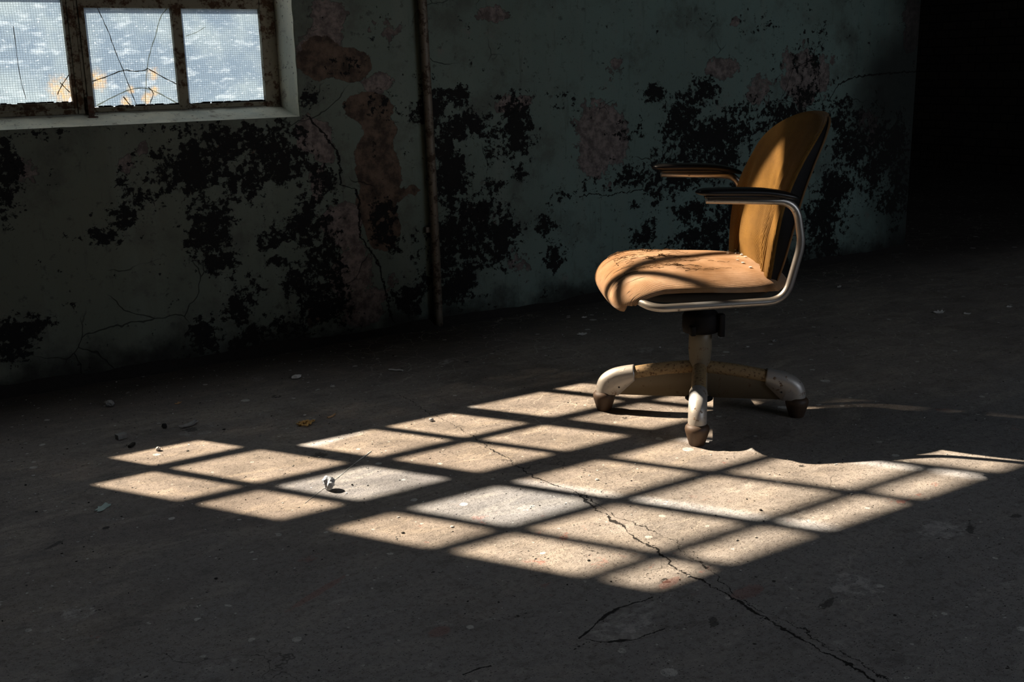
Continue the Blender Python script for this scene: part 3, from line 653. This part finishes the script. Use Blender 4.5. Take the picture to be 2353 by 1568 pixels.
M['pan'] = plain('black_seat_board', (.005, .0045, .004), .9, 0, .3, 30)
M['thread'] = plain('frayed_brown_thread', (.16, .085, .03), .9)
M['chip'] = plain('pale_paint_chip', (.62, .60, .56), .8)

# seat: ribs run fore and aft; the front rolls over and down
prof = catmull([(-.215, 0, .462), (-.17, 0, .476), (-.08, 0, .484), (.03, 0, .489), (.13, 0, .493), (.20, 0, .491), (.255, 0, .478), (.295, 0, .452), (.312, 0, .418), (.302, 0, .388), (.276, 0, .376), (.258, 0, .392), (.250, 0, .42)], 6)
arc = [0]
for a, b in zip(prof, prof[1:]): arc.append(arc[-1] + (b-a).length)
def half_w(t):                                       # half width along the arc
    return smooth_interp(t, [(0, .175), (.03, .195), (.10, .222), (.22, .236), (.34, .240), (.44, .236), (.50, .226), (.54, .214), (.58, .200), (.62, .185), (.66, .17)])
NW = 72
bm = bmesh.new(); uvl = bm.loops.layers.uv.new('UVMap'); rings = []; UV = {}
random.seed(2)
for i, c in enumerate(prof):
    tan = (prof[min(i+1, len(prof)-1)] - prof[max(i-1, 0)]).normalized(); inn = Vector((tan.z, 0, -tan.x))
    if inn.z > 0 and i < 20: inn = -inn
    t = arc[i]; w_ = half_w(t); thk = .040*min(1, .45 + t/.05) if t < .40 else (.040 + .014*(t-.40)/.12 if t < .52 else .054 - .026*min(1, (t-.52)/.1)); row = []
    for k in range(NW+1):
        ph = -math.pi/2 + math.pi*k/NW; sn, cs_ = math.sin(ph), math.cos(ph); e = 2/2.9
        l = w_*math.copysign(abs(sn)**e, sn); drop = thk*(1 - abs(cs_)**e)
        crown = .010*(1-(l/w_)**2) if t < .5 else .010*(1-(l/w_)**2)*max(0, 1-(t-.5)/.08)
        q = Vector((c.x, 0, c.z)) + inn*(drop - crown)
        q.z += .0025*mnoise.noise(Vector((c.x*9, l*9, 2)))
        p = L3(q.x, l, q.z); v = bm.verts.new(p); row.append(v); UV[v] = (l*1.0 + math.copysign(drop, l), t)
    rings.append(row)
for a, b in zip(rings, rings[1:]):
    for k in range(NW): bm.faces.new((a[k], a[k+1], b[k+1], b[k]))
bm.faces.new(rings[0][::-1]); 
for f in bm.faces:
    for lp in f.loops: lp[uvl].uv = UV[lp.vert]
seat = link('seat', bm, M['seat'], chair)
# black board and springs under the cushion
bm = bmesh.new(); top = []; bot = []
for k in range(48):
    an = 2*math.pi*k/48; ca, sa = math.cos(an), math.sin(an); e = 2/3.2
    a = .03 + .225*math.copysign(abs(ca)**e, ca); l = .205*math.copysign(abs(sa)**e, sa)
    top.append(bm.verts.new(L3(a, l, .440))); bot.append(bm.verts.new(L3(a*.95, l*.93, .412)))
for k in range(48): bm.faces.new((top[k], top[(k+1) % 48], bot[(k+1) % 48], bot[k]))
bm.faces.new(top[::-1]); bm.faces.new(bot)
link('seat_board', bm, M['pan'], chair)
# frayed threads on the torn front of the cushion
def surf(a, l):
    c = min(prof[:40], key=lambda c: abs(c.x-a)); w_ = half_w(arc[prof.index(c)]); q = min(.995, abs(l)/w_)
    return c.z + .010*(1-q*q) - .040*(1-(1-q**2.9)**(1/2.9))
def seat_z(a):                                       # height of the top of the cushion at a
    best = min((c for c in prof[:40]), key=lambda c: abs(c.x-a)); return best.z + .010
bm = bmesh.new(); random.seed(12)
for k in range(75):
    a0 = random.choice([random.gauss(.20, .05), random.gauss(.10, .05), random.gauss(.24, .02)]); l0 = random.choice([random.gauss(.05, .05), random.gauss(-.03, .04), random.gauss(.17, .02), random.gauss(-.10, .02)])
    a0 = min(.262, a0); n = random.randint(4, 8); P = []; a, l = a0, l0; dx = random.uniform(.006, .016)*random.choice((-1, -1, 1)); 
    for q in range(n):
        w_ = .235; z = surf(a, l)
        P.append(L3(a, l, z + random.uniform(.0005, .004 if q % 3 else .0008))); a = min(.262, a+dx+random.gauss(0, .002)); l += random.gauss(0, .0035)
    sweep(bm, catmull(P, 3), random.uniform(.0004, .0009), 5)
for k in range(5):                                   # balled-up fluff
    a0, l0 = ((.245, .06), (.115, .03), (.10, -.09), (.165, .0), (.14, .12))[k]
    for j in range(14):
        P = []; x, y, z = a0, l0, 0.0
        for q in range(6):
            P.append(L3(x, y, surf(x, y) + z)); x = min(.262, x + random.gauss(0, .005)); y += random.gauss(0, .004); z = min(.005, max(.0003, z + random.gauss(0, .002)))
        sweep(bm, P, .0007, 5)
tag(link('frayed_thread', bm, M['thread'], seat), kind='stuff')
bm = bmesh.new(); random.seed(5)
for k in range(16):
    a, l = random.uniform(-.16, -.10), random.uniform(-.16, .12); z = surf(a, l) + .0003; r = random.uniform(.002, .006)
    if k < 6: a = -.15 + random.uniform(-.008, .008); l = .02 + k*.02
    vs_ = [bm.verts.new(L3(a + r*random.uniform(.6, 1.3)*math.cos(2*math.pi*j/6), l + r*random.uniform(.6, 1.3)*math.sin(2*math.pi*j/6), z+.0015)) for j in range(6)]
    e_ = bmesh.ops.extrude_face_region(bm, geom=[bm.faces.new(vs_)]); 
    for g_ in e_['geom']:
        if isinstance(g_, bmesh.types.BMVert): g_.co.z += .0015
tag(link('paint_flake', bm, M['chip'], seat, smooth=False), 'pale paint flakes lying at the back of the seat', kind='stuff')

# backrest: tall rounded shell, edges wrapping forward
def back_a(z): return smooth_interp(z, [(.42, -.150), (.50, -.162), (.60, -.176), (.70, -.198), (.80, -.240), (.88, -.288), (.925, -.322), (.95, -.340)])
def back_w(z):
    if z < .80: return smooth_interp(z, [(.42, .165), (.46, .182), (.52, .196), (.60, .205), (.70, .205), (.80, .196)])
    t = (z-.80)/(.930-.80); return .196*math.sqrt(max(0.0, 1 - t**2.25))
bm = bmesh.new(); uvl = bm.loops.layers.uv.new('UVMap'); UV = {}; rings = []
NZ = 120; NB = 220
zs_ = [.425 + (.9297-.425)*(1-(1-i/NZ)**1.35) for i in range(NZ+1)]
for i, z in enumerate(zs_):
    w_ = max(back_w(z), .004); row = []; endf = min(1, w_/.06); thk = .050*endf**.5
    if z < .46: thk *= .45 + .55*(z-.425)/.035
    for k in range(NB):
        an = 2*math.pi*k/NB; sn, cs_ = math.sin(an), math.cos(an); e = 2/2.6
        l = w_*math.copysign(abs(sn)**e, sn); d = thk*.5*math.copysign(abs(cs_)**e, cs_)
        wrap = .040*(l/.2)**2; a = back_a(z) - .025 + d + wrap
        if cs_ > 0:                                   # slack cloth: folds fanning up from the near bottom corner
            tz = max(0, min(1, (z-.44)/.36)); fall = (1-tz)**.6*min(1, (z-.42)/.03)*cs_**.5
            for (l0, l1, amp, sg) in ((-.150, -.135, -.013, .0055), (-.128, -.082, -.020, .0075), (-.108, -.020, -.017, .008), (-.084, .045, -.013, .010), (.118, .165, -.022, .008), (-.139, -.108, .008, .006), (-.118, -.052, .007, .008)):
                lc = l0 + (l1-l0)*tz; sgm = sg*(1+1.4*tz); a += amp*fall*math.exp(-((l-lc)/sgm)**2)
            a += .012*math.exp(-((z-.56)/.07)**2)*cs_*(1-(l/w_)**2)
            a += .0015*mnoise.noise(Vector((l*20, z*12, 3)))
        p = L3(a, l, z); v = bm.verts.new(p); row.append(v); UV[v] = (l + (.03 if cs_ < 0 else 0), z)
    rings.append(row)
for a, b in zip(rings, rings[1:]):
    for k in range(NB): bm.faces.new((a[k], a[(k+1) % NB], b[(k+1) % NB], b[k]))
bm.faces.new(rings[0][::-1]); bm.faces.new(rings[-1])
for f in bm.faces:
    for lp in f.loops: lp[uvl].uv = UV[lp.vert]
back = link('backrest', bm, M['back'], chair)
# black pan behind the cushion, deepest at mid height, with a brown piped rim
def rear_a(z, l, w_): return back_a(z) - .040 - .034*max(0.0, math.sin(math.pi*min(1, max(0, (z-.42)/.50))))**.8 + .040*(l/.2)**2
bm = bmesh.new(); rings = []; rimL = []; rimR = []
for i in range(49):
    z = .44 + (.918-.44)*i/48; w_ = max(.008, back_w(z)-.003); row = []
    for k in range(37):
        l = -w_ + 2*w_*k/36; row.append(bm.verts.new(L3(rear_a(z, l, w_), l, z)))
    fa = back_a(z) - .022 + .040*(w_/.2)**2
    row = [bm.verts.new(L3(fa, -w_, z))] + row + [bm.verts.new(L3(fa, w_, z))]
    rings.append(row); rimL.append(L3(rear_a(z, w_, w_), -w_, z)); rimR.append(L3(rear_a(z, w_, w_), w_, z))
for a, b in zip(rings, rings[1:]):
    for k in range(len(a)-1): bm.faces.new((a[k], a[k+1], b[k+1], b[k]))
link('back_pan', bm, M['housing'], chair)
bm = bmesh.new(); sweep(bm, rimL + rimR[::-1], .0035, 8); link('piping', bm, M['piping'], back)
# bent tubes carrying the armrests, one each side
for sgn, nm in ((-1, 'near'), (1, 'far')):
    l = .26*sgn
    P = rounded([L3(.066, l, .7215), L3(-.193, l, .708), L3(-.214, l, .585), L3(-.172, l, .4225), L3(.215, l, .4165), L3(.262, l*.72, .438), L3(.20, l*.35, .440)], [.055, .03, .055, .06, .06], 9)
    bm = bmesh.new(); sweep(bm, P, .0118, 18); link('arm_tube', bm, M['tube'], chair)
    # moulded armrest: rounded beam with a foot that hugs the tube
    bm = bmesh.new(); rings = []; N = 34
    for i in range(N+1):
        t = i/N; a = .098 - .298*t
        env = (1-(1-min(1, t/.14))**2.2)**.5 if t < .14 else 1.0
        tail = (1-max(0, (t-.80)/.20)**2.0)**.5 if t > .80 else 1.0
        hw = .0275*env*(.35+.65*tail); zc = smooth_interp(t, [(0, .7430), (.12, .7430), (.45, .7405), (.7, .7355), (.88, .726), (1, .716)]); hh = .0095*max(.25, env)*(.5+.5*tail) + .0015*math.sin(math.pi*t)
        row = []
        for k in range(20):
            an = 2*math.pi*k/20; sn, cs_ = math.sin(an), math.cos(an); e = 2/2.5
            row.append(bm.verts.new(L3(a, l + hw*math.copysign(abs(sn)**e, sn), zc + hh*math.copysign(abs(cs_)**e, cs_))))
        rings.append(row)
    for a_, b_ in zip(rings, rings[1:]):
        for k in range(20): bm.faces.new((a_[k], a_[(k+1) % 20], b_[(k+1) % 20], b_[k]))
    bm.faces.new(rings[0][::-1]); bm.faces.new(rings[-1]); rings = []
    for i in range(13):
        t = i/12; a = .070 - .225*t; row = []; zt = .737 - .006*t; zb = .7275 - .0115*t - .002
        for (dl, z) in ((-.018, zt), (.018, zt), (.0125, zb), (-.0125, zb)): row.append(bm.verts.new(L3(a, l + dl*(1 if 0 < i < 12 else .8), z)))
        rings.append(row)
    for a_, b_ in zip(rings, rings[1:]):
        for k in range(4): bm.faces.new((a_[k], a_[(k+1) % 4], b_[(k+1) % 4], b_[k]))
    bm.faces.new(rings[0][::-1]); bm.faces.new(rings[-1])
    link('armrest', bm, M['pad'], chair)

# swivel head, column, four legs
bm = bmesh.new(); lathe(bm, [(.030, .262), (.054, .268), (.057, .285), (.057, .318), (.050, .330), (.036, .338), (.034, .405), (.06, .412)], 32)
add_box(bm, (-.10, -.045, .385), (.13, .045, .418), .006); add_box(bm, (-.062, .030, .258), (-.045, .055, .33), .003); add_box(bm, (.035, .045, .27), (.05, .075, .30), .003)
link('swivel_housing', bm, M['housing'], chair)
bm = bmesh.new(); lathe(bm, [(.028, .052), (.034, .054), (.034, .066), (.030, .068), (.030, .15), (.0345, .19), (.0365, .215), (.0355, .24), (.0350, .288), (.020, .289)], 40)
link('column', bm, M['column'], chair)
bm = bmesh.new(); lathe(bm, [(.040, .046), (.044, .049), (.044, .060), (.038, .063)], 32); link('column_collar', bm, M['housing'], chair)
LEGA = math.radians(16.8)
def leg_meshes():
    """leg lying along +X from the column, channel section: round top, flat web"""
    bm = bmesh.new(); P = [Vector((.012, 0, .152)), Vector((.10, 0, .143)), Vector((.20, 0, .1245)), Vector((.25, 0, .111)), Vector((.270, 0, .100))]
    P = catmull(P, 5); sweep(bm, P, .0222, 18)
    n = 16                                            # web under the round top, slightly inset
    for y in (1, -1):
        rows_ = []
        for i in range(n+1):
            x = .02 + .245*i/n; zt = interp(x, [(.012, .152), (.10, .143), (.20, .1245), (.262, .105)]); zb = .058
            rows_.append((bm.verts.new((x, y*.0175, zt)), bm.verts.new((x, y*.0165, zb)), bm.verts.new((x, 0, zb))))
        for a, b in zip(rows_, rows_[1:]):
            bm.faces.new((a[0], b[0], b[1], a[1])).material_index = 1; bm.faces.new((a[1], b[1], b[2], a[2])).material_index = 1
    L = bm
    bm = bmesh.new(); rows_ = []                      # pressed end cap, bending down over the foot
    def capc(t):                                      # centre line
        return [(.190, .1335), (.225, .1245), (.262, .110), (.285, .088), (.292, .066)][t] if isinstance(t, int) else None
    C_ = catmull([Vector((.190, 0, .1270)), Vector((.220, 0, .1215)), Vector((.248, 0, .1135)), Vector((.270, 0, .0990)), Vector((.279, 0, .0800)), Vector((.2800, 0, .0585))], 6)
    R_ = .0258
    for i, c in enumerate(C_):
        tn = (C_[min(i+1, len(C_)-1)] - C_[max(i-1, 0)]).normalized(); up = Vector((-tn.z, 0, tn.x)); up = up if up.z > 0 or up.x > 0 else -up
        t = i/(len(C_)-1); row = []
        for k in range(13):
            an = math.pi*k/12; row.append(bm.verts.new(c + up*R_*math.sin(an) + Vector((0, 1, 0))*R_*math.cos(an)))
        rows_.append(row)
    for a, b in zip(rows_, rows_[1:]):
        for k in range(12): bm.faces.new((a[k], a[k+1], b[k+1], b[k]))
    for side in (0, 12):                              # flat cheeks with the slanted inner edge
        y = rows_[0][side].co.y; cheek = []
        for i, r in enumerate(rows_):
            top = r[side]; t = i/(len(rows_)-1)
            x = .192 + (.0)*t; tgt = interp(t, [(0, 0), (.001, 0), (1, 1)])
            k_ = min(1, t/.5); bx = .190 + .048*k_ + .018*max(0, (t-.5)/.5); bz = .108 + (.0580-.108)*k_
            cheek.append(bm.verts.new((bx, y*.985, bz)))
        for i in range(len(rows_)-1): bm.faces.new((rows_[i][side], rows_[i+1][side], cheek[i+1], cheek[i]))
    bm.faces.new(rows_[0][::-1]) if False else None
    last_ = rows_[-1]; bm.faces.new([bm.verts.new((v.co.x, v.co.y, v.co.z)) for v in last_] + [bm.verts.new((.256, -R_*.985, .058)), bm.verts.new((.256, R_*.985, .058))])
    Cp = bm
    bm = bmesh.new(); lathe(bm, [(.0205, 0.0), (.0230, .002), (.0290, .022), (.0345, .040), (.0360, .048), (.0345, .056), (.0275, .0635), (.014, .066)], 28, (.282, 0)); Ft = bm
    Hl = []
    for y in (-R_*.985, R_*.985):
        bm = bmesh.new(); Hl.append(bm)
        vv = [bm.verts.new((.236 + .0028*math.cos(2*math.pi*k/14), y*1.075, .085 + .0028*math.sin(2*math.pi*k/14))) for k in range(14)]
        bm.faces.new(vv)
    return L, Cp, Ft, Hl
for k in range(4):
    an = LEGA + k*math.pi/2; L, Cp, Ft, Hl = leg_meshes()
    rot = Matrix.Rotation(-an, 4, 'Z')
    for b_ in (L, Cp, *Hl): bmesh.ops.transform(b_, matrix=rot @ Matrix.Diagonal((1.062, 1, 1, 1)), verts=b_.verts[:])
    bmesh.ops.transform(Ft, matrix=rot @ Matrix.Translation((.0185, 0, 0)), verts=Ft.verts[:])
    lg = link('leg', L, [M['leg'], M['web']], chair); cp = link('end_cap', Cp, M['cap'], lg)
    md = cp.modifiers.new('thickness', 'SOLIDIFY'); md.thickness = .0012; md.offset = 1
    link('rubber_foot', Ft, M['rubber'], lg)
    for h_ in Hl: link('screw_hole', h_, M['pan'], lg, smooth=False, recalc=False)

# ------------------------------------------------------------------ debris on the floor
M['stone'] = plain('white_rubble', (.62, .61, .60), .9, 0, .7, 24, .006)
M['flake_teal'] = plain('teal_paint_flake', (.52, .66, .60), .8); M['flake_pale'] = plain('pale_plaster_flake', (.74, .72, .67), .9)
M['orange'] = plain('ochre_foam_crumbs', (.78, .47, .15), .9, 0, .4, 60, .003); M['wood'] = plain('splinter_wood', (.60, .36, .18), .8)
M['grey'] = plain('grey_crumb', (.38, .37, .34), .9, 0, .6, 30, .004); M['black'] = plain('charred_crumb', (.02, .018, .015), .9, 0, .3, 30, .003)
def pebble(name, px, py, r, mat, label, cat, squash=.7, seed=0, group=None, stretch=1.0):
    p = on_floor(px, py); bm = bmesh.new(); bmesh.ops.create_icosphere(bm, subdivisions=3, radius=1)
    for v in bm.verts:
        k = 1 + .35*mnoise.fractal(v.co*1.3 + Vector((seed*7.1, 0, 0)), 1, 2, 3) + .12*mnoise.noise(v.co*4 + Vector((0, seed, 0)))
        v.co = Vector((v.co.x*k*r*stretch, v.co.y*k*r, v.co.z*k*r*squash))
    zmin = min(v.co.z for v in bm.verts)
    for v in bm.verts: v.co.z = max(v.co.z - zmin - .08*r, 0)
    o = link(name, bm, mat, smooth=False); o.location = (float(p[0]), float(p[1]), 0); o.rotation_euler = (0, 0, seed*1.7)
    return tag(o, label, cat, group)
def flake(name, px, py, rx, ry, mat, label, cat, rz=0.0, seed=0, curl=.15, thick=.0012, group=None, n=18, jag=.35):
    p = on_floor(px, py); random.seed(seed+77); bm = bmesh.new(); c = bm.verts.new((0, 0, 0)); ring = []; mid_ = []
    for k in range(n):
        an = 2*math.pi*k/n; q = 1 + random.uniform(-jag, jag); x, y = rx*q*math.cos(an), ry*q*math.sin(an)
        ring.append(bm.verts.new((x, y, curl*(x*x/rx + y*y/ry)*random.uniform(.5, 1.2)))); mid_.append(bm.verts.new((x*.5, y*.5, curl*.2*(x*x/rx))))
    for k in range(n):
        bm.faces.new((c, mid_[k], mid_[(k+1) % n])); bm.faces.new((mid_[k], ring[k], ring[(k+1) % n], mid_[(k+1) % n]))
    geom = bmesh.ops.extrude_face_region(bm, geom=bm.faces[:])
    for g_ in geom['geom']:
        if isinstance(g_, bmesh.types.BMVert): g_.co.z += thick
    o = link(name, bm, mat, smooth=False); o.location = (float(p[0]), float(p[1]), 0); o.rotation_euler = (0, 0, rz)
    return tag(o, label, cat, group)
pebble('rubble_lump', 757, 1126, .0165, M['stone'], 'white lump of rubble on the lit floor, the largest stone in the sun patch', 'stone', 1.05, 3)
pebble('pebble', 991, 968, .0075, M['stone'], 'small pale pebble beside the long floor crack at the top of the sun patch', 'stone', .7, 5)
pebble('pebble', 364, 1036, .0070, M['stone'], 'small pale crumb with a dark top at the upper left edge of the sun patch', 'stone', .9, 7)
pebble('pebble', 252, 934, .015, M['grey'], 'dim grey stone in the dark near the foot of the wall under the window', 'stone', .7, 11)
pebble('rubble_lump', 378, 984, .0085, M['black'], 'small black crumb behind the grey plaster block left of centre', 'stone', .9, 8)
pebble('plaster_lump', 682, 870, .012, M['flake_pale'], 'pale two-part plaster lump in the shade between window and wall pipe', 'plaster', .6, 13, None, 1.5)
bm = bmesh.new(); add_box(bm, (-.015, -.010, 0), (.015, .010, .016), .0015)
for v in bm.verts: v.co += Vector((mnoise.noise(v.co*90), mnoise.noise(v.co*90+Vector((5,0,0))), 0))*.003
o = link('plaster_block', bm, M['grey'], smooth=False); p = on_floor(279, 1008); o.location = (float(p[0]), float(p[1]), 0); o.rotation_euler = (0, 0, .25); tag(o, 'small squarish grey plaster block on the shaded floor at left', 'plaster')
bm = bmesh.new(); add_box(bm, (-.016, -.005, 0), (.016, .005, .008), .001); o = link('charred_chip', bm, M['black'], smooth=False); p = on_floor(303, 1026); o.location = (float(p[0]), float(p[1]), 0); o.rotation_euler = (0, 0, .9); tag(o, 'black charred chip just above the left end of the sun patch', 'chip')
flake('paint_flake', 236, 1168, .023, .014, M['flake_teal'], 'ragged teal paint flake lying in the shade at the lower left of the sun patch', 'flake', .9, 1, .08)
flake('paint_flake', 1338, 769, .024, .016, M['flake_pale'], 'ragged pale paint flake on the dark floor below the seat nose', 'flake', .4, 2)
flake('paint_flake', 1343, 730, .012, .008, M['flake_pale'], 'tiny pale paint flake just above the bigger one below the seat nose', 'flake', .1, 3)
flake('paint_flake', 1528, 710, .016, .008, M['flake_pale'], 'flat pale flake seen just under the front end of the seat tube', 'flake', .4, 4)
flake('paint_flake', 1718, 798, .007, .005, M['flake_pale'], 'tiny white flake on the dark floor right of the chair column', 'flake', .3, 5)
flake('paint_flake', 1778, 786, .010, .012, M['grey'], 'grey upturned flake on the dark floor below the bend of the near chair tube', 'flake', .8, 6, .5)
flake('paint_flake', 2158, 719, .030, .020, M['flake_pale'], 'cluster-like ragged white flake in the darkness at far right, the larger of two', 'flake', .3, 7)
flake('paint_flake', 2222, 722, .016, .014, M['flake_pale'], 'squarish white flake in the darkness at far right, right of the ragged one', 'flake', .2, 8)
flake('paint_flake', 1928, 660, .024, .008, M['flake_pale'], 'thin pale flake far back on the dark floor right of the chair back', 'flake', .5, 9)
flake('paint_flake', 2318, 706, .016, .010, M['flake_pale'], 'faint pale flake on the dark floor by the right edge of the picture', 'flake', .3, 19)
flake('paint_flake', 1855, 1312, .018, .012, M['flake_pale'], 'oval pale flake on the shaded floor below the right end of the sun patch', 'flake', .3, 10, .05, jag=.15) if False else None
flake('plaster_flake', 435, 979, .030, .009, M['grey'], 'long grey plaster flake lying over the dark round stain at left', 'flake', .4, 14, .2, .005)
flake('plaster_flake', 1262, 923, .010, .006, M['flake_pale'], 'tiny cream flake just above the upper edge of the sun patch', 'flake', .4, 15) if False else None
flake('wood_chip', 762, 958, .020, .006, M['wood'], 'orange-brown wood chip in the shade right of the ochre crumbs', 'chip', .6, 16, .15, .002)
flake('leaf_scrap', 410, 928, .016, .006, M['wood'], 'small orange-brown scrap on the dark floor near the foot of the wall at left', 'scrap', .5, 17, .25)
bm = bmesh.new(); random.seed(3)                      # heap of ochre crumbs, one torn piece of foam
for k in range(42):
    an = random.uniform(0, 6.283); rr = random.uniform(0, 1)**.5; r = random.uniform(.002, .0055)
    ret = bmesh.ops.create_icosphere(bm, subdivisions=1, radius=r); d = Vector((.034*rr*math.cos(an), .022*rr*math.sin(an), r*.8 + random.uniform(0, .004)))
    for v in ret['verts']: v.co = Vector((v.co.x*random.uniform(.8, 1.8), v.co.y, v.co.z)) + d
o = link('foam_scrap', bm, M['orange'], smooth=False); p = on_floor(702, 975); o.location = (float(p[0]), float(p[1]), 0); o.rotation_euler = (0, 0, .5)
tag(o, 'crumbly ochre foam scrap just above the brightest spot of the sun patch', 'foam')
def stick(name, a, b, r, mat, label, cat, tip=1.0):
    pa, pb_ = on_floor(*a), on_floor(*b); c = (pa+pb_)/2; bm = bmesh.new(); n = 12; P = []
    for k in range(n+1):
        q = pa + (pb_-pa)*k/n - c; P.append((q[0], q[1] + .0015*math.sin(k*.9), r + .001*math.sin(k*.5)**2))
    sweep(bm, P, [r*(tip if k > n-3 else 1) for k in range(n+1)], 8); o = link(name, bm, mat); o.location = (float(c[0]), float(c[1]), 0); return tag(o, label, cat)
M['straw'] = plain('white_straw', (.85, .82, .75), .6)
stick('straw', (700, 1158), (852, 1038), .0006, M['straw'], 'long thin pale straw lying across the lit floor behind the white rubble lump', 'straw', 2.8)
stick('splinter', (893, 852), (926, 854), .0035, M['flake_pale'], 'pale splinter lying on the shaded floor below the foot of the wall pipe', 'splinter')
stick('splinter', (1150, 900), (1193, 912), .0008, M['flake_pale'], 'hair-thin pale fibre on the shaded floor near the upper edge of the sun patch', 'fibre') if False else None
# uncountable grit
bm = bmesh.new(); random.seed(21); cnt = 0
while cnt < 1300:
    px, py = random.uniform(0, 2353), 1568 - 860*random.random()**.6
    p = on_floor(px, py)
    if p[1] > -.03 or p[0] > 5.2 or p[0] < X0+.2: continue
    if random.random() > math.exp(-(abs(p[1])-.1)*.9) + .12: continue
    if math.hypot(p[0]-CH[0], p[1]-CH[1]) < .34: continue
    r = random.uniform(.0009, .0024)*(1.7 if random.random() < .06 else 1)
    ret = bmesh.ops.create_icosphere(bm, subdivisions=1, radius=r); sx_, sy_ = random.uniform(.7, 1.6), random.uniform(.7, 1.3)
    for v in ret['verts']: v.co = Vector((v.co.x*sx_ + p[0], v.co.y*sy_ + p[1], v.co.z*.6 + r*.5))
    mi = random.choice((0, 0, 1, 2))
    for f in {f for v in ret['verts'] for f in v.link_faces}: f.material_index = mi
    cnt += 1
tag(link('grit', bm, [M['grey'], M['flake_pale'], M['black']], smooth=False), 'fine grit and crumbled plaster strewn over the concrete floor', 'grit', kind='stuff')
